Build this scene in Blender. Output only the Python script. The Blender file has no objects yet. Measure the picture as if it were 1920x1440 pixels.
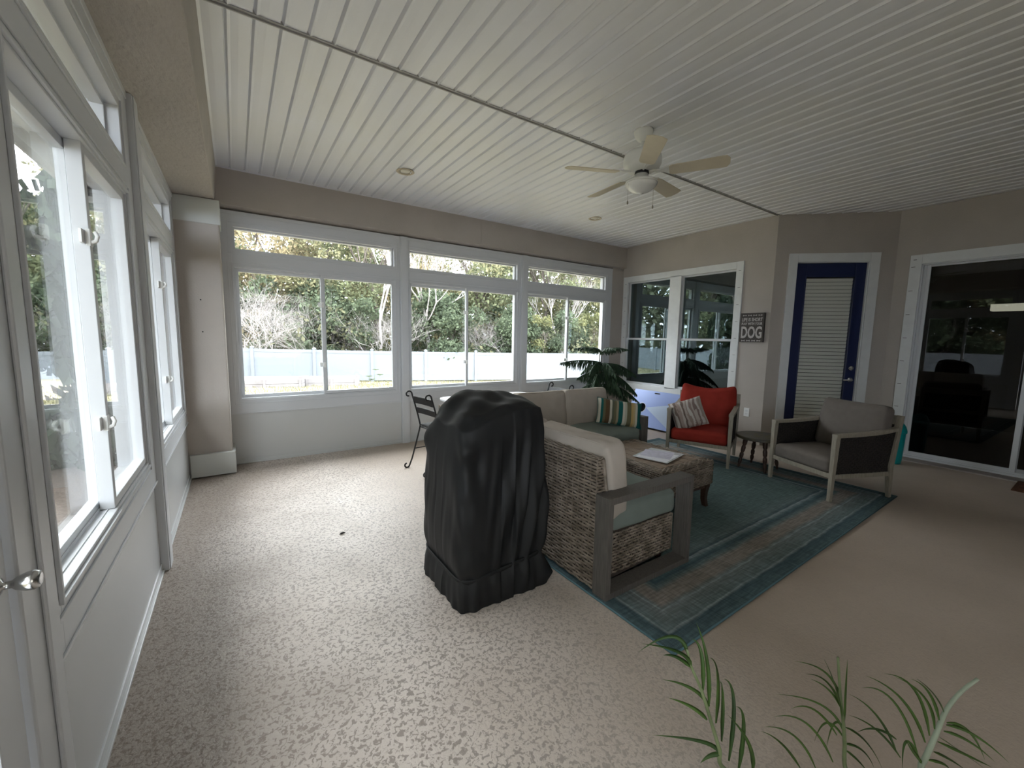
import bpy, bmesh, math, random
import numpy as np
from mathutils import Vector, Matrix
random.seed(11); RNG = np.random.default_rng(5)
SC = bpy.context.scene
COL = SC.collection
PI = math.pi

# ------------------------------------------------------------------ materials
def nt(name):
    m = bpy.data.materials.new(name); m.use_nodes = True
    t = m.node_tree; t.nodes.clear()
    o = t.nodes.new('ShaderNodeOutputMaterial')
    return m, t, o
def N(t, kind, **kw):
    n = t.nodes.new(kind)
    for k, v in kw.items():
        if k in n.inputs.keys(): n.inputs[k].default_value = v
        else: setattr(n, k, v)
    return n
def L(t, a, b): t.links.new(a, b)
def c4(c): return (c[0], c[1], c[2], 1)
def ramp(t, stops, interp='LINEAR'):
    r = t.nodes.new('ShaderNodeValToRGB'); r.color_ramp.interpolation = interp
    els = r.color_ramp.elements
    while len(els) > 1: els.remove(els[0])
    els[0].position = stops[0][0]; els[0].color = c4(stops[0][1])
    for p, c in stops[1:]:
        e = els.new(p); e.color = c4(c)
    return r
def M(name, col, rough=.5, var=0.0, vscale=8.0, bump=0.0, bscale=60.0, bdist=.004, metal=0.0, spec=.5, col2=None, detail=3.0, stretch=None, trans=0.0, coat=0.0):
    m, t, o = nt(name)
    b = N(t, 'ShaderNodeBsdfPrincipled'); L(t, b.outputs[0], o.inputs[0])
    b.inputs['Roughness'].default_value = rough; b.inputs['Metallic'].default_value = metal
    b.inputs['Specular IOR Level'].default_value = spec
    b.inputs['Base Color'].default_value = c4(col)
    if coat: b.inputs['Coat Weight'].default_value = coat; b.inputs['Coat Roughness'].default_value = .15
    tc = N(t, 'ShaderNodeTexCoord')
    mp = N(t, 'ShaderNodeMapping')
    if stretch: mp.inputs['Scale'].default_value = stretch
    L(t, tc.outputs['Object'], mp.inputs[0])
    if var or col2:
        n = N(t, 'ShaderNodeTexNoise'); n.inputs['Scale'].default_value = vscale; n.inputs['Detail'].default_value = detail
        L(t, mp.outputs[0], n.inputs['Vector'])
        c2 = col2 or tuple(max(0, x * (1 - var)) for x in col)
        r = ramp(t, [(.35, c2), (.65, col)]); L(t, n.outputs[0], r.inputs[0]); L(t, r.outputs[0], b.inputs['Base Color'])
    if bump:
        n2 = N(t, 'ShaderNodeTexNoise'); n2.inputs['Scale'].default_value = bscale; n2.inputs['Detail'].default_value = 4
        L(t, mp.outputs[0], n2.inputs['Vector'])
        bp = N(t, 'ShaderNodeBump'); bp.inputs['Strength'].default_value = bump; bp.inputs['Distance'].default_value = bdist
        L(t, n2.outputs[0], bp.inputs['Height']); L(t, bp.outputs[0], b.inputs['Normal'])
    if trans:
        tr = N(t, 'ShaderNodeBsdfTranslucent'); tr.inputs[0].default_value = c4(col)
        mx = N(t, 'ShaderNodeMixShader'); mx.inputs[0].default_value = trans
        L(t, b.outputs[0], mx.inputs[1]); L(t, tr.outputs[0], mx.inputs[2]); L(t, mx.outputs[0], o.inputs[0])
    return m
def glass_mat(name, tint=(1, 1, 1), ior=1.5, rough=0.0, refl=(1, 1, 1)):
    m, t, o = nt(name)
    # the pane is not refracting, so its inner faces use the same air-to-glass reflectance as its outer ones
    fr = N(t, 'ShaderNodeFresnel'); ge = N(t, 'ShaderNodeNewGeometry'); mr = N(t, 'ShaderNodeMapRange')
    mr.inputs[3].default_value = ior; mr.inputs[4].default_value = 1 / ior; L(t, ge.outputs['Backfacing'], mr.inputs[0]); L(t, mr.outputs[0], fr.inputs[0])
    tr = N(t, 'ShaderNodeBsdfTransparent'); tr.inputs[0].default_value = c4(tint)
    gl = N(t, 'ShaderNodeBsdfGlossy'); gl.inputs['Roughness'].default_value = rough; gl.inputs[0].default_value = c4(refl)
    mx = N(t, 'ShaderNodeMixShader'); L(t, fr.outputs[0], mx.inputs[0]); L(t, tr.outputs[0], mx.inputs[1]); L(t, gl.outputs[0], mx.inputs[2])
    L(t, mx.outputs[0], o.inputs[0]); return m

stucco = M('stucco', (.475, .435, .40), .85, var=.06, vscale=3, bump=.55, bscale=70, bdist=.004)
stucco_rough = M('stucco_rough', (.46, .425, .385), .85, var=.08, vscale=4, bump=1.0, bscale=42, bdist=.010, stretch=(1, .55, 1))
vinyl = M('vinyl_frame', (.63, .65, .68), .35)
vinyl_panel = M('vinyl_panel', (.60, .615, .625), .22, bump=.05, bscale=5, bdist=.002)
trimwhite = M('painted_trim', (.74, .76, .77), .5, var=.05, vscale=10)
bandwhite = M('painted_band', (.62, .64, .62), .6, bump=.1, bscale=60)
ceil_m = M('soffit_vinyl', (.77, .79, .85), .38, var=.05, vscale=1.3, col2=(.77, .78, .80))
channel_m = M('soffit_channel', (.42, .42, .41), .5)
glass = glass_mat('window_glass', (.97, .99, .985), 1.5)
glass_house = glass_mat('tinted_glass', (.42, .50, .50), 2.35, refl=(.82, .97, 1))
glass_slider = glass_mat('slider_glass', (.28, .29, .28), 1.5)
dark = M('dark_gap', (.02, .02, .02), .9)

def floor_mat():
    m, t, o = nt('textured_concrete')
    b = N(t, 'ShaderNodeBsdfPrincipled'); L(t, b.outputs[0], o.inputs[0])
    tc = N(t, 'ShaderNodeTexCoord'); P = tc.outputs['Object']
    sx = N(t, 'ShaderNodeSeparateXYZ'); L(t, P, sx.inputs[0])
    def noise(s, d, dist=0.0, rough=.5):
        n = N(t, 'ShaderNodeTexNoise'); n.inputs['Scale'].default_value = s; n.inputs['Detail'].default_value = d
        n.inputs['Distortion'].default_value = dist; n.inputs['Roughness'].default_value = rough
        L(t, P, n.inputs['Vector']); return n.outputs[0]
    # flecks: the raised spatter texture, dirt lies in the low parts
    f = noise(58, 3, .9, .55)
    fl = ramp(t, [(.425, (1, 1, 1)), (.49, (0, 0, 0))]); L(t, f, fl.inputs[0])
    # zone along the left windows: fuller flecks, window glare painted in as paler colour
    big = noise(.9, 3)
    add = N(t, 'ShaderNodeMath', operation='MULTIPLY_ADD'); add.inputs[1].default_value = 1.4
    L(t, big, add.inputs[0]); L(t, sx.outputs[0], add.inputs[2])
    left_zone = N(t, 'ShaderNodeMapRange'); left_zone.inputs[1].default_value = 1.3; left_zone.inputs[2].default_value = 2.5; left_zone.inputs[3].default_value = 1; left_zone.inputs[4].default_value = .10
    L(t, add.outputs[0], left_zone.inputs[0])
    mul = N(t, 'ShaderNodeMath', operation='MULTIPLY'); L(t, fl.outputs[0], mul.inputs[0]); L(t, left_zone.outputs[0], mul.inputs[1])
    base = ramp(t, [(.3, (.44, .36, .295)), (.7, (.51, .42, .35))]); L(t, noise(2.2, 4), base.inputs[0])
    glarec = ramp(t, [(.3, (.56, .495, .445)), (.7, (.64, .575, .53))]); L(t, noise(3.1, 4), glarec.inputs[0])
    mixw = N(t, 'ShaderNodeMixRGB'); L(t, left_zone.outputs[0], mixw.inputs[0]); L(t, base.outputs[0], mixw.inputs[1]); L(t, glarec.outputs[0], mixw.inputs[2])
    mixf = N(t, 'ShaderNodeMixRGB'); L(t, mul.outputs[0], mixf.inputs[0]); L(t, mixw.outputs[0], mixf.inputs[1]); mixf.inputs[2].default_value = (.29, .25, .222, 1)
    # mildew stains near the window wall
    st = noise(1.7, 5, .4)
    ad2 = N(t, 'ShaderNodeMath', operation='MULTIPLY_ADD'); ad2.inputs[1].default_value = -1.9
    L(t, st, ad2.inputs[0]); L(t, sx.outputs[0], ad2.inputs[2])
    sm = N(t, 'ShaderNodeMapRange'); sm.inputs[1].default_value = -1.2; sm.inputs[2].default_value = -.15; sm.inputs[3].default_value = .62; sm.inputs[4].default_value = 0
    L(t, ad2.outputs[0], sm.inputs[0])
    mixs = N(t, 'ShaderNodeMixRGB'); L(t, sm.outputs[0], mixs.inputs[0]); L(t, mixf.outputs[0], mixs.inputs[1]); mixs.inputs[2].default_value = (.21, .165, .13, 1)
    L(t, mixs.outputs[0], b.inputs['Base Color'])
    b.inputs['Roughness'].default_value = .48; b.inputs['Specular IOR Level'].default_value = .4
    fine = noise(85, 3)
    ad3 = N(t, 'ShaderNodeMath', operation='MULTIPLY_ADD'); ad3.inputs[1].default_value = .6; L(t, f, ad3.inputs[0]); L(t, fine, ad3.inputs[2])
    bp = N(t, 'ShaderNodeBump'); bp.inputs['Strength'].default_value = .5; bp.inputs['Distance'].default_value = .005
    L(t, ad3.outputs[0], bp.inputs['Height']); L(t, bp.outputs[0], b.inputs['Normal'])
    return m
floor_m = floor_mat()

def rug_mat(hx, hy):
    m, t, o = nt('rug_weave')
    b = N(t, 'ShaderNodeBsdfPrincipled'); L(t, b.outputs[0], o.inputs[0]); b.inputs['Roughness'].default_value = .95; b.inputs['Specular IOR Level'].default_value = .15
    tc = N(t, 'ShaderNodeTexCoord'); s = N(t, 'ShaderNodeSeparateXYZ'); L(t, tc.outputs['Object'], s.inputs[0])
    def edge(ax, h):
        a = N(t, 'ShaderNodeMath', operation='ABSOLUTE'); L(t, s.outputs[ax], a.inputs[0])
        k = N(t, 'ShaderNodeMath', operation='SUBTRACT'); k.inputs[0].default_value = h; L(t, a.outputs[0], k.inputs[1]); return k.outputs[0]
    mn = N(t, 'ShaderNodeMath', operation='MINIMUM'); L(t, edge(0, hx), mn.inputs[0]); L(t, edge(1, hy), mn.inputs[1])
    # distressed: a streaky noise shifts and breaks the bands
    def noise(sc, st, d=4):
        mp = N(t, 'ShaderNodeMapping'); mp.inputs['Scale'].default_value = st; L(t, tc.outputs['Object'], mp.inputs[0])
        n = N(t, 'ShaderNodeTexNoise'); n.inputs['Scale'].default_value = sc; n.inputs['Detail'].default_value = d; L(t, mp.outputs[0], n.inputs['Vector']); return n.outputs[0]
    n1 = noise(6, (1, 1, 1)); 
    ad = N(t, 'ShaderNodeMath', operation='MULTIPLY_ADD'); ad.inputs[1].default_value = .03; L(t, n1, ad.inputs[0]); L(t, mn.outputs[0], ad.inputs[2])
    teal = (.105, .165, .182); mid = (.16, .215, .222); grey = (.20, .232, .235); beige = (.29, .262, .235); dk = (.078, .125, .145); line = (.31, .37, .38); field = (.125, .185, .185)
    r = ramp(t, [(0, dk), (.03, teal), (.095, dk), (.112, line), (.118, mid), (.215, grey), (.225, line), (.235, grey), (.265, beige), (.335, beige), (.37, mid), (.40, dk), (.425, teal), (.46, line), (.466, dk), (.50, mid), (.60, field), (1, field)])
    L(t, ad.outputs[0], r.inputs[0])
    n2 = noise(9, (1, 9, 1), 5); n3 = noise(9, (9, 1, 1), 5)
    av = N(t, 'ShaderNodeMath', operation='MULTIPLY'); L(t, n2, av.inputs[0]); L(t, n3, av.inputs[1])
    rr = ramp(t, [(.12, (.62, .62, .62)), (.42, (1.25, 1.25, 1.25))]); L(t, av.outputs[0], rr.inputs[0])
    mu = N(t, 'ShaderNodeMixRGB', blend_type='MULTIPLY'); mu.inputs[0].default_value = 1; L(t, r.outputs[0], mu.inputs[1]); L(t, rr.outputs[0], mu.inputs[2])
    L(t, mu.outputs[0], b.inputs['Base Color'])
    w = N(t, 'ShaderNodeTexWave'); w.inputs['Scale'].default_value = 45; w.inputs['Distortion'].default_value = .6; L(t, tc.outputs['Object'], w.inputs['Vector'])
    bp = N(t, 'ShaderNodeBump'); bp.inputs['Strength'].default_value = .6; bp.inputs['Distance'].default_value = .003; L(t, w.outputs[1], bp.inputs['Height']); L(t, bp.outputs[0], b.inputs['Normal'])
    return m

def stripe_mat(name, cols, axis=0, lo=-.3, hi=.3, wob=.004, wscale=20):
    m, t, o = nt(name)
    b = N(t, 'ShaderNodeBsdfPrincipled'); L(t, b.outputs[0], o.inputs[0]); b.inputs['Roughness'].default_value = .9; b.inputs['Specular IOR Level'].default_value = .2
    tc = N(t, 'ShaderNodeTexCoord'); s = N(t, 'ShaderNodeSeparateXYZ'); L(t, tc.outputs['Object'], s.inputs[0])
    mpp = N(t, 'ShaderNodeMapping'); mpp.inputs['Scale'].default_value = (1.6, 1, .45); L(t, tc.outputs['Object'], mpp.inputs[0])
    n = N(t, 'ShaderNodeTexNoise'); n.inputs['Scale'].default_value = wscale; n.inputs['Detail'].default_value = 4; L(t, mpp.outputs[0], n.inputs['Vector'])
    a = N(t, 'ShaderNodeMath', operation='MULTIPLY_ADD'); a.inputs[1].default_value = wob; L(t, n.outputs[0], a.inputs[0]); L(t, s.outputs[axis], a.inputs[2])
    mr = N(t, 'ShaderNodeMapRange'); mr.inputs[1].default_value = lo; mr.inputs[2].default_value = hi; L(t, a.outputs[0], mr.inputs[0])
    k = len(cols); st = [(i / k, c) for i, c in enumerate(cols)]
    r = ramp(t, st, 'CONSTANT'); L(t, mr.outputs[0], r.inputs[0]); L(t, r.outputs[0], b.inputs['Base Color'])
    n2 = N(t, 'ShaderNodeTexNoise'); n2.inputs['Scale'].default_value = 260; L(t, tc.outputs['Object'], n2.inputs['Vector'])
    bp = N(t, 'ShaderNodeBump'); bp.inputs['Strength'].default_value = .4; bp.inputs['Distance'].default_value = .002; L(t, n2.outputs[0], bp.inputs['Height']); L(t, bp.outputs[0], b.inputs['Normal'])
    return m

wicker_m = M('wicker_strand', (.31, .255, .208), .6, col2=(.15, .118, .09), vscale=14, detail=2, bump=.2, bscale=300, bdist=.0006)
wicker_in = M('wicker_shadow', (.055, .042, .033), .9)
grey_wood = M('grey_weathered_wood', (.125, .113, .103), .65, var=.3, vscale=9, stretch=(12, 12, 1), bump=.2, bscale=30, bdist=.001)
table_wood = M('table_slat_wood', (.27, .195, .14), .6, var=.35, vscale=7, stretch=(2, 14, 2), bump=.2, bscale=30, bdist=.001)
leg_wood = M('dark_leg_wood', (.06, .030, .020), .45, var=.4, vscale=12)
chair_wood = M('pale_grey_chair_wood', (.33, .295, .24), .6, var=.25, vscale=10, stretch=(8, 8, 1))
beige_fab = M('beige_fabric', (.46, .41, .36), .92, var=.05, vscale=12, bump=.35, bscale=350, bdist=.0015, spec=.15)
mint_fab = M('sage_fabric', (.205, .24, .222), .92, var=.08, vscale=9, bump=.3, bscale=350, bdist=.0015, spec=.15)
grey_fab = M('taupe_fabric', (.17, .150, .135), .92, var=.08, vscale=20, bump=.35, bscale=350, bdist=.0015, spec=.15)
red_fab = M('red_fabric', (.29, .032, .022), .9, var=.12, vscale=12, bump=.35, bscale=350, bdist=.0015, spec=.15)
cover_m = M('black_cover_fabric', (.0075, .008, .0088), .62, var=.2, vscale=6, bump=.25, bscale=420, bdist=.001, spec=.35)
iron = M('black_iron', (.012, .012, .013), .45, metal=.3)
rope_m = M('dark_rope_weave', (.024, .018, .015), .8, col2=(.007, .0055, .005), vscale=60, bump=1, bscale=90, bdist=.006)
fan_white = M('fan_enamel', (.74, .75, .73), .3)
fan_blade = M('fan_blade_wood', (.62, .56, .44), .5, var=.08, vscale=6)
frost = M('frosted_bowl', (.76, .77, .76), .25)
steel = M('brushed_steel', (.6, .6, .6), .22, metal=1)
navy = M('navy_door_paint', (.010, .018, .075), .35)
blind_m = M('blind_slat', (.80, .79, .75), .5)
sign_dk = M('sign_board', (.085, .075, .070), .8, var=.3, vscale=30)
sign_lt = M('sign_lettering', (.56, .53, .52), .8, var=.15, vscale=40)
teal_m = M('teal_plastic', (.0, .28, .29), .35)
plate_m = M('white_plastic', (.85, .86, .86), .35)
paper = M('paper', (.80, .80, .86), .6, var=.08, vscale=14)
sleeve = M('clear_sleeve', (.58, .57, .60), .15, var=.1, vscale=12)
white_table = M('white_table_top', (.82, .84, .86), .3)
pine_m = M('pine_needles', (.030, .075, .030), .6, col2=(.012, .034, .016), vscale=14, trans=.15)
bark_m = M('bark', (.16, .135, .115), .9, var=.4, vscale=10, bump=.5, bscale=20, bdist=.02)
pale_bark = M('pale_bark', (.36, .335, .33), .9, var=.3, vscale=6)
palm_leaf = M('palm_leaflet', (.115, .21, .045), .45, col2=(.038, .085, .022), vscale=5, trans=.3)
palm_stem = M('palm_stem', (.20, .25, .12), .5, var=.3, vscale=18)
palm_pale = M('palm_pale_stem', (.33, .38, .29), .55, var=.2, vscale=18)
terracotta = M('terracotta', (.33, .14, .08), .8, var=.2)
soil = M('soil', (.05, .035, .025), .95)
fence_m = M('fence_vinyl', (.19, .212, .246), .45)
bed_m = M('weathered_bed_board', (.27, .255, .265), .8, var=.25, vscale=3)
coir = M('coir_mat', (.13, .05, .02), .95, var=.5, vscale=90, bump=1, bscale=200, bdist=.01)
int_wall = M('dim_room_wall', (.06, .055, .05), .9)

def leaf_mat(name, a, b_, trans=.35):
    m, t, o = nt(name)
    tc = N(t, 'ShaderNodeTexCoord')
    n = N(t, 'ShaderNodeTexNoise'); n.inputs['Scale'].default_value = .9; n.inputs['Detail'].default_value = 2; L(t, tc.outputs['Object'], n.inputs['Vector'])
    n2 = N(t, 'ShaderNodeTexWhiteNoise'); 
    g = N(t, 'ShaderNodeNewGeometry'); L(t, g.outputs['Random Per Island'], n2.inputs['Vector'])
    ad = N(t, 'ShaderNodeMath', operation='MULTIPLY_ADD'); ad.inputs[1].default_value = .5; L(t, g.outputs['Random Per Island'], ad.inputs[0]); L(t, n.outputs[0], ad.inputs[2])
    r = ramp(t, [(.45, b_), (1.0, a)]); L(t, ad.outputs[0], r.inputs[0])
    d = N(t, 'ShaderNodeBsdfDiffuse'); tr = N(t, 'ShaderNodeBsdfTranslucent'); L(t, r.outputs[0], d.inputs[0]); L(t, r.outputs[0], tr.inputs[0])
    mx = N(t, 'ShaderNodeMixShader'); mx.inputs[0].default_value = trans; L(t, d.outputs[0], mx.inputs[1]); L(t, tr.outputs[0], mx.inputs[2]); L(t, mx.outputs[0], o.inputs[0])
    return m

# ------------------------------------------------------------------ mesh builder
class MB:
    def __init__(s): s.v = []; s.f = []
    def add(s, vs, fs):
        k = len(s.v); s.v += [tuple(map(float, v)) for v in vs]; s.f += [tuple(i + k for i in f) for f in fs]; return s
    def box(s, x0, x1, y0, y1, z0, z1, mp=None):
        vs = [(x, y, z) for z in (z0, z1) for y in (y0, y1) for x in (x0, x1)]
        if mp: vs = [mp(*v) for v in vs]
        return s.add(vs, [(0, 2, 3, 1), (4, 5, 7, 6), (0, 1, 5, 4), (2, 6, 7, 3), (0, 4, 6, 2), (1, 3, 7, 5)])
    def hexa(s, bot, top):
        return s.add(list(bot) + list(top), [(3, 2, 1, 0), (4, 5, 6, 7), (0, 1, 5, 4), (1, 2, 6, 5), (2, 3, 7, 6), (3, 0, 4, 7)])
    def bar(s, a, b, w, h, up=(0, 0, 1), w2=None, h2=None):
        a = Vector(a); b = Vector(b); d = (b - a).normalized(); u = Vector(up)
        sd = d.cross(u)
        if sd.length < 1e-4: sd = d.cross(Vector((1, 0, 0)))
        sd.normalize(); u = sd.cross(d).normalized(); w2 = w2 or w; h2 = h2 or h
        def q(p, w, h): return [p - sd * w / 2 - u * h / 2, p + sd * w / 2 - u * h / 2, p + sd * w / 2 + u * h / 2, p - sd * w / 2 + u * h / 2]
        return s.add(q(a, w, h) + q(b, w2, h2), [(3, 2, 1, 0), (4, 5, 6, 7), (0, 1, 5, 4), (1, 2, 6, 5), (2, 3, 7, 6), (3, 0, 4, 7)])
    def tube(s, pts, r, n=8, close=True, flat=None, up=None):
        pts = [Vector(p) for p in pts]; m = len(pts)
        rs = r if isinstance(r, (list, tuple)) else [r] * m
        T = []
        for i in range(m):
            d = pts[min(i + 1, m - 1)] - pts[max(i - 1, 0)]
            T.append(d.normalized() if d.length > 1e-9 else Vector((0, 0, 1)))
        u = Vector(up) if up else T[0].orthogonal()
        u = (u - T[0] * u.dot(T[0])).normalized()
        vs = []
        for i in range(m):
            u = u - T[i] * u.dot(T[i])
            u = u.normalized() if u.length > 1e-6 else T[i].orthogonal().normalized()
            w = T[i].cross(u)
            for k in range(n):
                a = 2 * PI * k / n
                ru = rs[i]; rw = rs[i] * (flat or 1)
                vs.append(pts[i] + u * math.cos(a) * ru + w * math.sin(a) * rw)
        fs = [(i * n + k, i * n + (k + 1) % n, (i + 1) * n + (k + 1) % n, (i + 1) * n + k) for i in range(m - 1) for k in range(n)]
        if close: fs += [tuple(range(n - 1, -1, -1)), tuple((m - 1) * n + k for k in range(n))]
        return s.add(vs, fs)
    def lathe(s, prof, c=(0, 0, 0), n=32, axis=None, close=True):
        vs = []; c = Vector(c); R = Matrix.Identity(3)
        if axis is not None: R = Vector((0, 0, 1)).rotation_difference(Vector(axis)).to_matrix()
        for r, z in prof:
            for k in range(n):
                a = 2 * PI * k / n; vs.append(c + R @ Vector((r * math.cos(a), r * math.sin(a), z)))
        m = len(prof)
        fs = [(i * n + k, i * n + (k + 1) % n, (i + 1) * n + (k + 1) % n, (i + 1) * n + k) for i in range(m - 1) for k in range(n)]
        if close: fs += [tuple(range(n - 1, -1, -1)), tuple((m - 1) * n + k for k in range(n))]
        return s.add(vs, fs)
    def prism(s, poly, z0, z1, mp=None):
        n = len(poly); vs = [(x, y, z0) for x, y in poly] + [(x, y, z1) for x, y in poly]
        if mp: vs = [mp(*v) for v in vs]
        return s.add(vs, [tuple(range(n - 1, -1, -1)), tuple(range(n, 2 * n))] + [(i, (i + 1) % n, n + (i + 1) % n, n + i) for i in range(n)])
    def build(s, name, mat, parent=None, smooth=False, bevel=0, fix=True, auto=None):
        me = bpy.data.meshes.new(name); me.from_pydata(s.v, [], s.f); me.update()
        if fix:
            bm = bmesh.new(); bm.from_mesh(me); bmesh.ops.recalc_face_normals(bm, faces=bm.faces); bm.to_mesh(me); bm.free()
        if smooth: me.polygons.foreach_set('use_smooth', [True] * len(me.polygons))
        me.materials.append(mat)
        o = bpy.data.objects.new(name, me); COL.objects.link(o)
        if parent is not None: o.parent = parent
        if bevel:
            b = o.modifiers.new('bev', 'BEVEL'); b.width = bevel; b.segments = 2; b.limit_method = 'ANGLE'; b.harden_normals = False
        return o
def tag(o, label=None, cat=None, group=None, kind=None):
    if label: o['label'] = label
    if cat: o['category'] = cat
    if group: o['group'] = group
    if kind: o['kind'] = kind
    return o
def empty(name, loc=(0, 0, 0), rz=0, parent=None):
    o = bpy.data.objects.new(name, None); COL.objects.link(o); o.location = loc; o.rotation_euler = (0, 0, rz); o.empty_display_size = .1
    if parent is not None: o.parent = parent
    return o
def struct(o): o['kind'] = 'structure'; return o
def bez(p, n=10):
    a, b, c = [Vector(q) for q in p]; b2 = 2 * b - (a + c) / 2
    return [(a * (1 - t) ** 2 + b2 * 2 * t * (1 - t) + c * t * t) for t in [i / n for i in range(n + 1)]]
def spline(pts, n=6):
    P = [Vector(p) for p in pts]; P = [2 * P[0] - P[1]] + P + [2 * P[-1] - P[-2]]; out = []
    for i in range(1, len(P) - 2):
        for k in range(n):
            t = k / n; a, b, c, d = P[i - 1], P[i], P[i + 1], P[i + 2]
            out.append(.5 * ((2 * b) + (c - a) * t + (2 * a - 5 * b + 4 * c - d) * t * t + (3 * b - 3 * c + d - a) * t ** 3))
    out.append(P[-2]); return out
def cushion_mesh(w, d, h, r=.04, puff=.02, n=14, puffz=None, saddle=0, wr=0.0, seed=1):
    """rounded, puffed box centred in x,y with its base at z=0"""
    puffz = puff if puffz is None else puffz
    bm = bmesh.new(); bmesh.ops.create_cube(bm, size=2); bmesh.ops.subdivide_edges(bm, edges=bm.edges[:], cuts=n, use_grid_fill=True)
    H = Vector((w / 2, d / 2, h / 2)); rnd = random.Random(seed); ph = [rnd.uniform(0, 6) for _ in range(6)]
    for v in bm.verts:
        q = v.co.copy(); p = Vector((q.x * H.x, q.y * H.y, q.z * H.z)); inner = Vector([max(-(H[i] - r), min(H[i] - r, p[i])) for i in range(3)])
        dlt = p - inner
        if dlt.length > 1e-9: p = inner + dlt.normalized() * r
        fx = max(0, 1 - q.x ** 4); fy = max(0, 1 - q.y ** 4); fz = max(0, 1 - q.z ** 2)
        if abs(q.z) > .999: p.z += math.copysign(puffz * fx * fy, q.z)
        if abs(q.y) > .999: p.y += math.copysign(puff * fx * fz, q.y)
        if abs(q.x) > .999: p.x += math.copysign(puff * fy * fz * .6, q.x)
        if saddle and q.z > 0: p.z += saddle * (q.x ** 2 - .45) * q.z
        if wr:
            p.y += wr * math.sin(9 * q.x + ph[0] + 2 * q.z) * math.sin(5 * q.z + ph[1]); p.z += wr * .6 * math.sin(7 * q.x + ph[2]) * math.sin(6 * q.y + ph[3])
        v.co = p + Vector((0, 0, h / 2))
    me = bpy.data.meshes.new('cushion'); bm.to_mesh(me); bm.free(); me.polygons.foreach_set('use_smooth', [True] * len(me.polygons)); return me
def cushion(name, mat, parent, loc, rot=(0, 0, 0), **kw):
    me = cushion_mesh(**kw); me.materials.append(mat); o = bpy.data.objects.new(name, me); COL.objects.link(o)
    if parent is not None: o.parent = parent
    o.location = loc; o.rotation_euler = rot; return o
def piping(parent, mat, w, d, h, r=.04, rad=.004, inset=.0, which=(0,), puff=0, saddle=0, name='piping'):
    """a corded seam running round the front / back outline (x-z plane) of a cushion"""
    for yy in which:
        pts = []
        for k in range(64):
            a = 2 * PI * k / 64; ca, sa = math.cos(a), math.sin(a); e = 2 / 9
            x = math.copysign(abs(ca) ** e, ca) * (w / 2 - r * .1); z = math.copysign(abs(sa) ** e, sa) * (h / 2 - r * .1)
            if z > 0: z += saddle * ((2 * x / w) ** 2 - .45) * (2 * z / h)
            z += math.copysign(puff * max(0, 1 - (2 * x / w) ** 4), z) * .9 if abs(z) > h * .45 else 0
            pts.append((x, yy, z + h / 2))
        mb = MB(); mb.tube(pts + [pts[0]], rad, 6); mb.build(name, mat, parent, smooth=True)
def weave(mb, o, u, v, n, w, h, row=.0185, spoke=.046, amp=.0038, rr=.0082):
    """basket weave: wavy strands running along u stacked along v, real geometry"""
    o = Vector(o); u = Vector(u); v = Vector(v); n = Vector(n); rows = max(2, round(h / row)); row = h / rows; rr = row * .41
    m = max(4, round(w / spoke)); st = w / m; per = 3
    for j in range(rows):
        pts = []; jit = random.uniform(-.002, .002); ph = PI * (j % 2)
        for i in range(m * per + 1):
            x = i * st / per; pts.append(o + u * x + v * ((j + .5) * row + jit * math.sin(x * 9 + j)) + n * (amp * math.cos(PI * x / st + ph)))
        mb.tube(pts, rr, 5, flat=.62, up=v)
    for i in range(m + 1): mb.tube([o + u * (i * st) + v * .002, o + u * (i * st) + v * (h - .002)], .0035, 4)
# ------------------------------------------------------------------ the room
XL, YB, XH, ZC = -.42, 5.231, 5.913, 3.048
C1 = Vector((5.913, 2.68)); C2 = Vector((6.92, 1.726)); XS = 6.92; Y0 = -2.6
bk = lambda u, d, z: (u, YB - d, z)
lf = lambda u, d, z: (XL + d, u, z)
hs = lambda u, d, z: (XH - d, u, z)
sl = lambda u, d, z: (XS - d, u, z)
_t = (C2 - C1).normalized(); _n = Vector((-_t.y, _t.x)) * -1
an = lambda u, d, z: (C1.x + _t.x * u + _n.x * d, C1.y + _t.y * u + _n.y * d, z)

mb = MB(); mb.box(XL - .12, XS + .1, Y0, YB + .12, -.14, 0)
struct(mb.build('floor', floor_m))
# planked soffit ceiling: one extruded profile per run, with V grooves between the planks
def ceiling_run(y0, y1, shift, name):
    xs = []; g = .031 + shift - .1254
    prof = [(-.42, ZC)]
    while g < XS + .15:
        if g > -.3:
            prof += [(g - .007, ZC), (g - .005, ZC + .013), (g - .001, ZC + .013), (g + .010, ZC - .0055), (g + .012, ZC - .006), (g + .026, ZC)]
            prof += [(g + .063, ZC - .0015)]
        g += .1254
    prof.append((XS + .2, ZC))
    n = len(prof); vs = [(x, y0, z) for x, z in prof] + [(x, y1, z) for x, z in prof]
    m_ = MB(); m_.add(vs, [(i, i + 1, n + i + 1, n + i) for i in range(n - 1)])
    k = len(m_.v); m_.box(-.45, XS + .2, y0, y1, ZC + .03, ZC + .12)
    return struct(m_.build(name, ceil_m, fix=False))
ceiling_run(2.705, 5.18, 0, 'ceiling'); ceiling_run(Y0, 2.672, .004, 'ceiling')
mb = MB(); mb.box(-.1, 5.93, 2.672, 2.679, ZC - .006, ZC + .03); mb.box(-.1, 5.93, 2.697, 2.705, ZC - .009, ZC + .03); mb.box(-.1, 5.93, 2.679, 2.697, ZC + .0, ZC + .03)
struct(mb.build('trim_channel', channel_m))
mb = MB(); mb.box(-.1, XH, 5.155, 5.166, ZC - .012, ZC + .005); mb.box(-.106, -.095, 2.70, 5.16, ZC - .012, ZC + .005); mb.box(-.106, -.095, Y0, 2.67, ZC - .012, ZC + .005)
struct(mb.build('trim_ceiling_edge', ceil_m))
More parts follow.
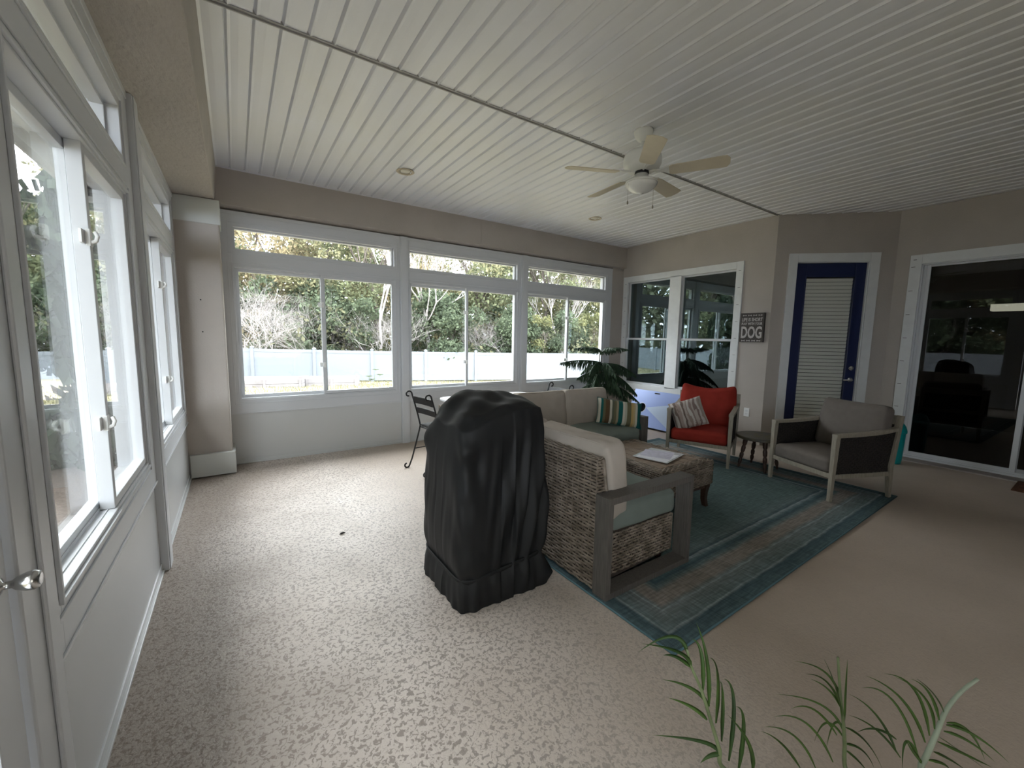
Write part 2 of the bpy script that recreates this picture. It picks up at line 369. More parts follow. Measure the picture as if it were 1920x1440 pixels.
# stuccoed headers over the windows
mb = MB()
mb.prism([(5.165, 2.69), (5.40, 2.642), (5.40, 3.10), (5.165, 3.10)], -.42, 2.909, lambda y, z, x: (x, y, z))
mb.prism([(5.165, 2.69), (5.40, 2.642), (5.40, 3.10), (5.165, 3.10)], 2.915, XH + .1, lambda y, z, x: (x, y, z))
mb.prism([(5.169, 2.694), (5.40, 2.642), (5.40, 3.10), (5.169, 3.10)], 2.905, 2.92, lambda y, z, x: (x, y, z))
struct(mb.build('wall_header_back', stucco, bevel=.006))
mb = MB()
pr = [(-.08, 3.10), (-.106, 2.672), (-.112, 2.664), (-.42, 2.657), (-.60, 2.657), (-.60, 3.10)]
mb.prism(pr, 1.40, 5.40, lambda x, z, y: (x, y, z)); mb.prism(pr, Y0, 1.392, lambda x, z, y: (x, y, z))
mb.prism([(-.085, 3.10), (-.112, 2.68), (-.42, 2.663), (-.6, 2.663), (-.6, 3.1)], 1.38, 1.41, lambda x, z, y: (x, y, z))
struct(mb.build('wall_header_left', stucco_rough))
mb = MB(); mb.box(-1.20, 6.3, 5.40, 5.98, 2.76, 2.84); mb.box(-1.20, -.60, Y0 - .8, 5.98, 2.76, 2.84); mb.box(-.6, 7.1, Y0 - .8, Y0 - .15, 2.76, 2.84); mb.box(-1.22, -1.20, Y0, 6.0, 2.70, 2.90); mb.box(-1.22, 6.3, 5.98, 6.0, 2.70, 2.90)
struct(mb.build('trim_added_eave', trimwhite))  # overhang added to keep sky light off the window frames
# corner column with white band and base box
mb = MB(); mb.box(-.46, -.079, 4.925, 5.34, 0, 2.665)
struct(mb.build('wall_corner_column', stucco, bevel=.012))
mb = MB(); mb.box(-.42, -.068, 4.915, 5.231, 2.43, 2.655)
struct(mb.build('trim_column_band', bandwhite, bevel=.004))
mb = MB(); mb.box(-.42, -.055, 4.885, 5.231, .012, .235)
struct(mb.build('baseboard_column_box', bandwhite, bevel=.005))
for z in (1.722, 1.421):
    mb = MB(); mb.lathe([(.006, 0), (.006, .004)], (-.257, 4.9255, z), 10, axis=(0, -1, 0)); struct(mb.build('trim_nail_hole', dark))

# knee wall panels and mullion posts
def kneewall(name, mp, spans):
    m_ = MB()
    for a, b in spans:
        m_.box(a, b, -.07, -.012, 0, .56, mp); m_.box(a, b, -.02, .004, .0, .014, mp); m_.box(a, b, -.03, -.006, .0, .05, mp)
    return struct(m_.build(name, vinyl_panel, bevel=.002))
kneewall('wall_back', bk, [(-.079, 1.77), (1.875, 3.65), (3.768, 5.63)])
kneewall('wall_left', lf, [(1.41, 3.05), (3.19, 4.925)])
def post(mp, a, b, d=.022):
    m_ = MB(); m_.box(a, b, -.10, d, 0, 2.655, mp); m_.box(a + .018, b - .018, d, d + .005, .0, 2.655, mp)
    return struct(m_.build('trim_post', vinyl, bevel=.003))
post(bk, 1.77, 1.875); post(bk, 3.65, 3.768); post(lf, 3.05, 3.19, .026)

def frame_ring(m_, mp, a, b, z0, z1, w, d0, d1, wb=None, wt=None):
    wb = w if wb is None else wb; wt = w if wt is None else wt
    m_.box(a, a + w, d0, d1, z0, z1, mp); m_.box(b - w, b, d0, d1, z0, z1, mp)
    m_.box(a + w, b - w, d0, d1, z0, z0 + wb, mp); m_.box(a + w, b - w, d0, d1, z1 - wt, z1, mp)
WN = [0]
def bay(mp, a, b, g0, g1, base):
    """one three-light unit: casing with stepped mouldings, a sliding pair below and a transom above"""
    WN[0] += 1; root = struct(empty('window_%d' % WN[0], mp(*base)))
    def B(m_, name, mat, parent=root, **k):
        o = m_.build(name, mat, None, **k); o.parent = parent; pl = Vector(root.location)
        if parent is root: o.matrix_parent_inverse = Matrix.Translation(-pl)
        return o
    zo0, zo1, zt0, zt1 = .705, 2.10, 2.262, 2.512; o0 = g0 - .034; o1 = g1 + .034
    c = MB()
    c.box(a, o0, -.09, 0, .55, 2.655, mp); c.box(o1, b, -.09, 0, .55, 2.655, mp)
    c.box(o0, o1, -.09, 0, .55, zo0, mp); c.box(o0, o1, -.09, 0, zo1, zt0, mp); c.box(o0, o1, -.09, 0, zt1, 2.655, mp)
    # stepped mouldings
    frame_ring(c, mp, o0 - .05, o1 + .05, zo0 - .05, zo1 + .045, .012, 0, .007)
    frame_ring(c, mp, o0 - .012, o1 + .012, zo0 - .012, zo1 + .012, .012, 0, .010)
    frame_ring(c, mp, o0 - .035, o1 + .035, zt0 - .03, zt1 + .04, .012, 0, .007)
    c.box(a, b, 0, .006, 2.62, 2.655, mp); c.box(a, b, 0, .006, .55, .562, mp)
    # jambs and sill of the opening
    frame_ring(c, mp, o0, o1, zo0, zo1, .010, -.12, 0, wb=.012); frame_ring(c, mp, o0, o1, zt0, zt1, .010, -.13, 0)
    c.box(o0, o1, -.056, -.052, zo0, zo0 + .022, mp); c.box(o0, o1, -.030, -.027, zo0, zo0 + .016, mp)
    B(c, 'window_frame', vinyl, bevel=.002)
    mid = (g0 + g1) / 2
    s = MB(); frame_ring(s, mp, o0 + .010, mid + .034, zo0 + .012, zo1 - .010, .034, -.086, -.056); so = B(s, 'outer_sash', vinyl, bevel=.002)
    s = MB(); frame_ring(s, mp, mid - .020, o1 - .010, zo0 + .014, zo1 - .010, .034, -.052, -.008); si = B(s, 'inner_sash', vinyl, bevel=.002)
    s = MB(); frame_ring(s, mp, o0 + .010, o1 - .010, zt0 + .010, zt1 - .010, .018, -.10, -.05); st = B(s, 'transom_sash', vinyl, bevel=.002)
    g = MB(); g.box(o0 + .03, mid - .0, -.074, -.070, zo0 + .03, zo1 - .03, mp); B(g, 'glass_pane', glass)
    g = MB(); g.box(mid + .0, o1 - .03, -.034, -.030, zo0 + .03, zo1 - .03, mp); B(g, 'glass_pane', glass)
    g = MB(); g.box(o0 + .02, o1 - .02, -.078, -.074, zt0 + .02, zt1 - .02, mp); B(g, 'transom_pane', glass)
    for z in (1.06, 1.755):
        k = MB(); k.box(mid - .022, mid + .012, -.018, -.006, z - .03, z + .03, mp); k.tube([mp(mid - .010, -.008, z - .018), mp(mid - .014, .008, z - .010), mp(mid - .015, .013, z + .006), mp(mid - .008, .006, z + .022)], .007, 8)
        k.box(mid - .05, mid - .018, -.030, -.022, z - .024, z + .026, mp)
        B(k, 'latch', plate_m, bevel=.001)
    return root
bay(bk, -.079, 1.77, .048, 1.675, (.85, 0, .55))
bay(bk, 1.875, 3.65, 1.928, 3.552, (2.76, 0, .55))
bay(bk, 3.768, 5.63, 3.810, 5.440, (4.7, 0, .55))
bay(lf, 1.41, 3.05, 1.540, 2.825, (2.2, 0, .55))
bay(lf, 3.19, 4.925, 3.305, 4.68, (4.0, 0, .55))
# screw heads in the left transom jambs
# stucco return at the right end of the back wall
mb = MB(); mb.box(5.63, 6.1, 5.231, 5.40, 0, 2.69); struct(mb.build('wall_back_return', stucco))
mb = MB(); mb.box(-.6, 6.2, 5.34, 5.42, -.5, -.0); struct(mb.build('wall_back_footing', stucco))

# house wall with the double hung pair
def wall_with_hole(name, mp, u0, u1, z1, holes, mat, thick=.16):
    m_ = MB(); us = sorted({u0, u1, *[h[0] for h in holes], *[h[1] for h in holes]})
    for a, b in zip(us, us[1:]):
        zs = [0]
        for h in holes:
            if h[0] <= a + 1e-6 and h[1] >= b - 1e-6: zs += [h[2], h[3]]
        zs.append(z1)
        for i in range(0, len(zs), 2):
            if zs[i + 1] > zs[i]: m_.box(a, b, -thick, 0, zs[i], zs[i + 1], mp)
    return struct(m_.build(name, mat))
wall_with_hole('wall_house', hs, 2.68, 5.40, 3.1, [(3.16, 5.11, .62, 2.44)], stucco)
root = struct(empty('window_6', (XH, 4.13, .55)))
def hb(m_, name, mat, parent=None, **k):
    o = m_.build(name, mat, None, **k); p = parent or root; o.parent = p
    w = Matrix.Translation(-Vector(root.location)) if p is root else Matrix.Identity(4)
    o.matrix_parent_inverse = w; return o
c = MB()
frame_ring(c, hs, 3.07, 5.20, .535, 2.525, .10, -.02, .022)
c.box(4.03, 4.235, -.05, .022, .62, 2.44, hs)
hb(c, 'window_casing', trimwhite, bevel=.003)
nail = MB()
for k in range(8): nail.box(3.10, 3.135, .0215, .0232, .75 + k * .235, .754 + k * .235, hs)
for k in range(8): nail.box(5.13, 5.16, .0215, .0232, .75 + k * .235, .754 + k * .235, hs)
hb(nail, 'nail_mark', dark)
for a, b in ((3.165, 4.045), (4.22, 5.105)):
    for z0, z1, d in ((.635, 1.445, 0.0), (1.415, 2.435, -.02)):
        s = MB(); frame_ring(s, hs, a, b, z0, z1, .032, -.05 + d, -.015 + d); hb(s, 'sash', vinyl, bevel=.002)
        g = MB(); g.box(a + .02, b - .02, -.036 + d, -.030 + d, z0 + .02, z1 - .02, hs); hb(g, 'glass_pane', glass_house)
# angled wall with the door
wall_with_hole('wall_angled', an, 0, (C2 - C1).length, 3.1, [(.255, 1.105, 0, 2.452)], stucco)
root = struct(empty('door_2', an(.68, 0, 0)))
c = MB()
c.box(.160, .262, -.02, .022, 0, 2.555, an); c.box(1.098, 1.205, -.02, .022, 0, 2.555, an); c.box(.262, 1.098, -.02, .022, 2.447, 2.555, an)
c.box(.255, .27, -.14, .0, 0, 2.45, an); c.box(1.09, 1.105, -.14, .0, 0, 2.45, an); c.box(.27, 1.09, -.14, 0, 2.438, 2.452, an); c.box(.255, 1.105, -.14, .04, 0, .02, an)
hb(c, 'door_casing', trimwhite, bevel=.003)
c = MB(); c.box(.272, .40, -.075, -.03, .02, 2.436, an); c.box(.965, 1.088, -.075, -.03, .02, 2.436, an); c.box(.40, .965, -.075, -.03, 2.262, 2.436, an); c.box(.40, .965, -.075, -.03, .02, .25, an)
frame_ring(c, an, .388, .977, .238, 2.274, .014, -.03, -.022)
leafd = hb(c, 'door_leaf', navy, bevel=.003)
g = MB(); g.box(.40, .965, -.048, -.044, .25, 2.262, an); hb(g, 'glass_pane', glass_mat('door_glass', (.97, .98, .97), 1.5))
b_ = MB()
for k in range(42):
    z = .256 + k * .0475
    b_.hexa([an(.405, -.066, z), an(.96, -.066, z), an(.96, -.060, z), an(.405, -.060, z)], [an(.405, -.060, z + .042), an(.96, -.060, z + .042), an(.96, -.054, z + .042), an(.405, -.054, z + .042)])
hb(b_, 'blind', blind_m, fix=True)
h = MB(); h.lathe([(.030, 0), (.030, .010), (.012, .014), (.012, .05)], an(1.03, -.03, .938), 20, axis=(_n.x, _n.y, 0)); h.tube([an(1.03, .02, .938), an(1.01, .024, .938), an(.93, .022, .936)], [.011, .010, .008], 10)
hb(h, 'door_handle', steel, smooth=True)
h = MB(); h.lathe([(.031, 0), (.028, .014), (.012, .016), (.010, .03)], an(1.03, -.03, 1.09), 20, axis=(_n.x, _n.y, 0)); hb(h, 'deadbolt', steel, smooth=True)
for z in (.35, 1.22, 2.1):
    h = MB(); h.box(.262, .274, -.035, -.018, z - .045, z + .045, an); hb(h, 'hinge', iron)
# slider wall
wall_with_hole('wall_right', sl, Y0, 1.726, 3.1, [(-1.2, 1.50, 0, 2.395)], stucco)
root = struct(empty('door_3', (XS, .5, 0)))
c = MB(); c.box(1.482, 1.588, -.02, .022, .0, 2.49, sl); c.box(-1.3, 1.482, -.02, .022, 2.378, 2.49, sl); c.box(-1.3, -1.2, -.02, .022, 0, 2.378, sl)
hb(c, 'door_casing', trimwhite, bevel=.003)
nail = MB()
for k in range(8): nail.box(1.535, 1.572, .0215, .0232, .35 + k * .285, .355 + k * .285, sl)
nail.box(1.53, 1.56, .0215, .0232, 2.43, 2.436, sl); hb(nail, 'nail_mark', dark)
c = MB(); c.box(1.465, 1.50, -.14, .004, 0, 2.39, sl); c.box(1.44, 1.465, -.14, -.02, 0, 2.39, sl); c.box(-1.2, 1.5, -.14, .004, 2.362, 2.395, sl); c.box(-1.2, 1.5, -.14, .012, 0.004, .035, sl); c.box(-1.2, 1.5, -.02, -.012, .035, .055, sl)
hb(c, 'door_frame', vinyl, bevel=.002)
for a, b, d in ((.545, 1.45, -.03), (-.40, .585, -.08)):
    s = MB(); frame_ring(s, sl, a, b, .035, 2.37, .045, d - .035, d, wb=.05, wt=.03); pn = hb(s, 'sliding_panel', vinyl, bevel=.003)
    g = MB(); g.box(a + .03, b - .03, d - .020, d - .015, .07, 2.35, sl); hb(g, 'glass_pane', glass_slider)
mb = MB(); mb.box(-1.3, 1.62, 0, .20, -.02, .012, sl); struct(mb.build('trim_threshold', M('threshold_concrete', (.40, .36, .34), .8, var=.2, vscale=8, bump=.4, bscale=60)))
# dark stuccoed ends of the porch behind the viewer, and the unlit rooms of the house
fr = lambda u, d, z: (u, Y0 + d, z)
mb = MB(); mb.box(-.6, -.079, Y0 - .15, Y0, -.1, 3.1); mb.box(1.80, 7.1, Y0 - .15, Y0, -.1, 3.1); mb.box(-.079, 1.80, Y0 - .15, Y0, 2.655, 3.1); mb.box(-.079, 1.80, Y0 - .13, Y0 - .012, -.1, .56)
struct(mb.build('wall_front', stucco))
bay(fr, -.079, 1.77, .048, 1.675, (.85, 0, .55))  # unseen bay added behind the viewer to bring in fill light
bay(lf, -1.75, .24, -1.60, .10, (-.7, 0, .55)); mb = MB(); mb.box(XL - .12, XL, Y0, -1.75, 0, 2.66); mb.box(XL - .10, XL - .012, -1.75, .24, 0, .56); struct(mb.build('wall_left_front', stucco))  # unseen bay added on this wall for extra daylight, solid wall beside it
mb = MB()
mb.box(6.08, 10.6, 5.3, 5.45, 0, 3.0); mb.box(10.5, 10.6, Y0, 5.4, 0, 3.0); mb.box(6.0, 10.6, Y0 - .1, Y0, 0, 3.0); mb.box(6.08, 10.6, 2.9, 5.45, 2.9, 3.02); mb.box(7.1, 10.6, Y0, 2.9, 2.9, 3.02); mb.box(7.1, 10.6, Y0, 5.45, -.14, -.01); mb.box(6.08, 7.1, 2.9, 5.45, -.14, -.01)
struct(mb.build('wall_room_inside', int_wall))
# screen door at the left edge
root = struct(empty('door_1', (XL, .77, 0)))
c = MB(); c.box(1.262, 1.41, -.10, .012, 0, 2.655, lf); c.box(1.35, 1.41, .012, .022, 0, 2.655, lf); c.box(.24, .30, -.1, .012, 0, 2.655, lf); c.box(.3, 1.262, -.10, .012, 2.12, 2.655, lf)
hb(c, 'door_frame', vinyl, bevel=.010)
c = MB(); frame_ring(c, lf, .31, 1.250, .01, 2.11, .11, -.045, .0, wb=.55); hb(c, 'door_leaf', vinyl, bevel=.004)
g = MB(); g.box(.41, 1.15, -.026, -.022, .55, 2.01, lf); hb(g, 'glass_pane', glass)
k = MB(); k.lathe([(.019, 0), (.017, .006), (.0075, .010), (.0075, .022), (.013, .028), (.0185, .042), (.020, .052), (.017, .060), (.012, .062)], (XL + .0, 1.200, .905), 24, axis=(1, 0, 0)); k.lathe([(.012, .0625), (.011, .0628)], (XL, 1.200, .905), 16, axis=(1, 0, 0))
hb(k, 'door_handle', steel, smooth=True)

# ------------------------------------------------------------------ fixtures
def downlight(x, y, label):
    r = tag(empty('recessed_light', (x, y, ZC)), label, 'ceiling light', 'recessed lights in the porch ceiling')
    m_ = MB(); m_.lathe([(.084, -.002), (.088, -.007), (.082, -.011), (.066, -.008), (.064, .0)], n=40, close=False); m_.build('trim_ring', M('cream_ring', (.55, .48, .36), .5), r, smooth=True)
    m_ = MB(); m_.lathe([(.066, -.009), (.055, -.001), (.046, -.0008)], n=40, close=False); m_.build('reflector', M('reflector', (.34, .30, .22), .35), r, smooth=True)
    m_ = MB(); m_.lathe([(.046, -.0012), (.04, -.006), (.022, -.009), (.002, -.010)], n=32, close=False); m_.build('bulb', M('bulb_glass', (.62, .60, .52), .3), r, smooth=True)
downlight(1.49, 4.193, 'cream rimmed recessed light in the ceiling near the window beam, above the left window bay')
downlight(4.143, 4.21, 'cream rimmed recessed light in the ceiling beyond the fan, towards the house wall')

fan = tag(empty('ceiling_fan', (2.745, 2.29, ZC)), 'white ceiling fan with five pale wooden blades and a frosted bowl light', 'ceiling fan')
m_ = MB(); m_.lathe([(.030, 0), (.074, 0), (.074, -.012), (.066, -.045), (.045, -.072), (.020, -.082)], n=36); m_.build('canopy', fan_white, fan, smooth=True)
m_ = MB(); m_.lathe([(.012, -.07), (.012, -.16)], n=14); m_.build('downrod', fan_white, fan, smooth=True)
m_ = MB(); m_.lathe([(.03, -.140), (.075, -.150), (.118, -.165), (.140, -.190), (.146, -.215), (.146, -.255), (.135, -.280), (.105, -.300), (.06, -.308)], n=44); m_.build('motor_housing', fan_white, fan, smooth=True)
m_ = MB(); m_.lathe([(.052, -.305), (.055, -.325), (.052, -.328)], n=30); m_.build('neck_ring', iron, fan, smooth=True)
m_ = MB(); m_.lathe([(.05, -.326), (.054, -.36), (.09, -.368), (.122, -.385), (.126, -.398), (.12, -.402)], n=40); m_.build('light_fitter', fan_white, fan, smooth=True)
m_ = MB(); m_.lathe([(.124, -.398), (.122, -.41), (.105, -.432), (.070, -.455), (.035, -.468), (.012, -.472), (.008, -.478), (.002, -.480)], n=40); m_.build('glass_bowl', frost, fan, smooth=True)
for k in range(5):
    a = math.radians(12 + 72 * k)
    b = empty('blade', (0, 0, -.330), a, fan) if 0 else None
    pts = []
    for i in range(20):
        t = i / 19; w = .058 + .012 * t
        if t > .93: w *= math.sqrt(max(0, 1 - ((t - .93) / .07) ** 2)) * .55 + .45
        if t < .06: w *= .75 + .25 * t / .06
        pts.append((.205 + .42 * t, w))
    m_ = MB(); poly = [(x, w) for x, w in pts] + [(x, -w) for x, w in reversed(pts)]
    tl = math.radians(-13)
    R = Matrix.Rotation(a, 3, 'Z') @ Matrix.Rotation(tl, 3, 'X')
    m_.prism(poly, -.003, .003, lambda x, y, z, R=R: tuple(R @ Vector((x, y, z)) + Vector((0, 0, -.325))))
    bl = m_.build('blade', fan_blade, fan, bevel=.0015)
    m_ = MB(); R2 = R
    f = lambda x, y, z: tuple(R2 @ Vector((x, y, z)) + Vector((0, 0, -.325)))
    m_.prism([(.10, .014), (.16, .022), (.20, .050), (.26, .046), (.275, .0), (.26, -.046), (.20, -.050), (.16, -.022), (.10, -.014)], .003, .008, f)
    m_.tube([f(.06, 0, .018), f(.11, 0, .012), f(.19, 0, .009)], .010, 8)
    m_.build('blade_bracket', fan_white, bl, smooth=False, bevel=.001)
for dx, dy, z in ((-.115, .03, -.54), (.115, -.03, -.545)):
    # pull chains either side of the bowl
    m_ = MB(); m_.tube([(dx, dy, -.39), (dx, dy, z)], .0016, 6); pc = m_.build('pull_chain', steel, fan)
    m_ = MB(); m_.lathe([(.002, 0), (.006, -.012), (.007, -.022), (.004, -.030)], (dx, dy, z), 12); m_.build('chain_pull', M('chain_fob', (.2, .18, .15), .4), pc, smooth=True)

# dog sign
sg = tag(empty('wall_sign', (XH, 2.89, 1.606)), 'dark brown wooden sign with pale DOG lettering beside the house window', 'sign')
m_ = MB(); m_.box(2.735, 3.045, .002, .042, 1.408, 1.804, lambda u, d, z: (XH - d - XH, u - 2.89, z - 1.606)); m_.build('sign_board', sign_dk, sg, bevel=.003)
def text(body, size, y, z, sx, parent, name, ext=.001, fit=None, off=.0):
    cu = bpy.data.curves.new(name, 'FONT'); cu.body = body; cu.size = size; cu.extrude = ext; cu.align_x = 'CENTER'; cu.offset = off; cu.resolution_u = 3
    o = bpy.data.objects.new(name + '_tmp', cu); COL.objects.link(o); bpy.context.view_layer.update()
    dg = bpy.context.evaluated_depsgraph_get(); me = bpy.data.meshes.new_from_object(o.evaluated_get(dg)); bpy.data.objects.remove(o)
    xs = [v.co.x for v in me.vertices]; ys = [v.co.y for v in me.vertices]; w = max(xs) - min(xs); hh = max(ys) - min(ys); cx = (max(xs) + min(xs)) / 2; cy = (max(ys) + min(ys)) / 2
    fw, fh = fit
    for v in me.vertices: v.co = Vector((-.0430 - v.co.z - ext, y - (v.co.x - cx) * fw / w, z + (v.co.y - cy) * fh / hh))
    me.materials.clear(); me.materials.append(sign_lt)
    o = bpy.data.objects.new(name, me); COL.objects.link(o); o.parent = parent; return o
text('LIFE IS SHORT', .05, 0, .108, 1, sg, 'lettering', fit=(.27, .048), off=.0012)
text('PLAY WITH YOUR', .05, 0, .052, 1, sg, 'lettering', fit=(.272, .036), off=.0012)
text('DOG', .2, 0, -.065, 1, sg, 'lettering', fit=(.272, .165), off=.006)
for zz in (.165, -.178):
    for k in range(4):
        yy = .102 - k * .068; m_ = MB()
        m_.box(-.0445, -.042, yy - .016, yy + .016, zz - .0035, zz + .0035)
        for sy in (-1, 1):
            for sz in (-1, 1): m_.lathe([(.0055, 0), (.0055, .0028)], (-.042, yy + sy * .018, zz + sz * .004), 12, axis=(-1, 0, 0))
        m_.build('bone_motif', sign_lt, sg)
# outlet
ot = tag(empty('wall_outlet', (XH, 2.885, .43)), 'white electrical outlet plate on the stucco beside the red armchair', 'outlet')
m_ = MB(); m_.box(-.008, 0, -.037, .037, -.06, .06); m_.build('cover_plate', plate_m, ot, bevel=.003)
for z in (-.02, .02):
    m_ = MB(); m_.box(-.0095, -.0075, -.017, .017, z - .014, z + .014); m_.build('socket', M('socket_face', (.7, .72, .74), .4), ot, bevel=.001)
# ceiling light inside the house seen through the sliding glass
il = tag(empty('indoor_light', (9.0, 1.02, 1.95)), 'lit rectangular lamp hanging inside the house behind the sliding glass', 'lamp')
em, tt, oo = nt('lamp_glow'); e_ = N(tt, 'ShaderNodeEmission'); e_.inputs[0].default_value = (1, .93, .78, 1); e_.inputs[1].default_value = .32; L(tt, e_.outputs[0], oo.inputs[0])
m_ = MB(); m_.box(-.12, .12, -.30, .12, -.045, .045); m_.build('lamp_shade', em, il)
m_ = MB(); m_.tube([(0, -.1, .04), (0, -.1, .94)], .006, 6); m_.build('stem', iron, il)
# ------------------------------------------------------------------ rug
RZ = .012
rx0, rx1, ry0, ry1 = 1.552, 5.022, 1.025, 3.60
hx, hy = (rx1 - rx0) / 2, (ry1 - ry0) / 2
rug = tag(empty('area_rug', ((rx0 + rx1) / 2, (ry0 + ry1) / 2, 0), .017), 'large teal area rug with a distressed banded border under the seating', 'rug')
m_ = MB(); m_.box(-hx, hx, -hy, hy, .001, RZ - .001); m_.build('rug_pile', rug_mat(hx, hy), rug, bevel=.003)
m_ = MB()
pp = [(-hx, -hy, .007), (hx, -hy, .007), (hx, hy, .007), (-hx, hy, .007)]
for a, b in zip(pp, pp[1:] + pp[:1]): m_.tube([a, b], .0055, 6)
m_.build('bound_edge', M('rug_binding', (.09, .17, .20), .9), rug, smooth=True)

# ------------------------------------------------------------------ wicker sectional
def arm_frame(x0, x1, parent, d0=-.755, d1=0):
    th = .036
    for i, bx in enumerate(((x0, x1, d0, d1, .534, .57), (x0, x1, d0, d1, .0, .034), (x0, x1, d0, d0 + th, .034, .534), (x0, x1, d1 - th, d1, .034, .534))):
        m_ = MB(); m_.box(*bx); m_.build('arm_bar', grey_wood, parent, bevel=.002)
def sofa(name, loc, rz, length, arm, label, seats, left_cap=True):
    r = tag(empty(name, loc, rz), label, 'sofa')
    a0 = .10 if arm == 'lo' else 0; a1 = length - .10 if arm == 'hi' else length
    if arm == 'lo': arm_frame(0, .10, r)
    if arm == 'hi': arm_frame(length - .10, length, r)
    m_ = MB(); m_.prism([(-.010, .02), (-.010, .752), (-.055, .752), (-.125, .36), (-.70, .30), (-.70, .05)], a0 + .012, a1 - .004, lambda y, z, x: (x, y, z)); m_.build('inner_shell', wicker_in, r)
    m_ = MB(); weave(m_, (a0 + .004, -.006, .015), (1, 0, 0), (0, 0, 1), (0, 1, 0), a1 - a0 - .004, .742)
    weave(m_, (a0 + .004, -.010, .757), (1, 0, 0), (0, -1, 0), (0, 0, 1), a1 - a0 - .004, .05)
    m_.build('wicker_back', wicker_m, r, smooth=True)
    ends = []
    if arm == 'lo' or left_cap: ends.append((a0 + .006, -1))
    if arm == 'hi': ends.append((a1 - .006, 1))
    for xe, sg_ in ends:
        m_ = MB()
        for j in range(44):
            z = .02 + j * .0168
            if z > .75: break
            y1 = -.055 - .07 * max(0, min(1, (.752 - z) / .39)); nsp = 3; pts = []
            for i in range(8):
                t = i / 7; pts.append((xe + sg_ * .0045 * math.cos(PI * t * nsp + PI * (j % 2)), -.008 + (y1 + .008) * t, z))
            m_.tube(pts, .0078, 5, flat=.6, up=(0, 0, 1))
        m_.tube([(xe, -.052, .752), (xe, -.088, .55), (xe, -.126, .36)], .011, 6)
        m_.build('wicker_end', wicker_m, r, smooth=True)
        m_ = MB(); weave(m_, (xe, -.13, .055), (0, -1, 0), (0, 0, 1), (sg_, 0, 0), .56, .25, spoke=.028); m_.build('wicker_side', wicker_m, r, smooth=True)
    m_ = MB(); weave(m_, (a0 + .004, -.705, .055), (1, 0, 0), (0, 0, 1), (0, -1, 0), a1 - a0 - .008, .245); m_.build('wicker_apron', wicker_m, r, smooth=True)
    for x in (a0 + .06, a1 - .06):
        for y in (-.64, -.08):
            m_ = MB(); m_.box(x - .02, x + .02, y - .02, y + .02, 0, .055); m_.build('foot', leg_wood, r)
    sw = (a1 - a0) / seats
    for i in range(seats):
        cx = a0 + sw * (i + .5)
        cu = cushion('seat_cushion', mint_fab, r, (cx, -.440, .290), w=sw - .006, d=.62, h=.168, r=.05, puff=.010, puffz=.012, n=16, wr=.003, seed=i + 3)
        bc = cushion('back_cushion', beige_fab, r, (cx, -.205, .372), rot=(math.radians(-7), 0, 0), w=sw - .008, d=.17, h=.455, r=.036, puff=.026, puffz=.012, n=18, wr=.006, seed=i + 9, saddle=.014)
        piping(bc, beige_fab, sw - .008, .17, .455, r=.036, which=(-.058, .058), puff=.012, saddle=.014, rad=.0045)
    return r
sofA = sofa('wicker_loveseat', (1.58, 1.42, RZ), PI / 2, 1.46, 'lo', 'wicker loveseat with a grey wooden loop arm, its woven back beside the black cover', 2)
sofB = sofa('wicker_loveseat', (2.335, 3.60, RZ), 0, 1.385, 'hi', 'wicker loveseat along the window side holding the striped pillow', 2)
# corner seat between them
cs = tag(empty('wicker_corner_seat', (1.58, 2.885, RZ)), 'wicker corner seat joining the two loveseats, mostly behind the black cover', 'sofa')
m_ = MB(); m_.box(.012, .70, .01, .70, .02, .31); m_.box(.012, .06, .005, .70, .31, .752); m_.box(.06, .745, .655, .70, .31, .752); m_.build('inner_shell', wicker_in, cs)
m_ = MB(); weave(m_, (.006, .0, .015), (0, 1, 0), (0, 0, 1), (-1, 0, 0), .715, .742); weave(m_, (.0, .712, .015), (1, 0, 0), (0, 0, 1), (0, 1, 0), .75, .742); m_.build('wicker_back', wicker_m, cs, smooth=True)
cushion('seat_cushion', mint_fab, cs, (.43, .30, .302), w=.60, d=.58, h=.145, r=.045, puff=.008, puffz=.016, n=12)
bc = cushion('back_cushion', beige_fab, cs, (.175, .345, .372), rot=(math.radians(-7), 0, PI / 2), w=.66, d=.16, h=.45, r=.05, puff=.026, puffz=.018, n=14); piping(bc, beige_fab, .66, .16, .45, r=.05, which=(-.05, .05), puff=.018)
bc = cushion('back_cushion', beige_fab, cs, (.50, .520, .372), rot=(math.radians(-7), 0, 0), w=.48, d=.16, h=.45, r=.05, puff=.026, puffz=.018, n=14); piping(bc, beige_fab, .48, .16, .45, r=.05, which=(-.05, .05), puff=.018)

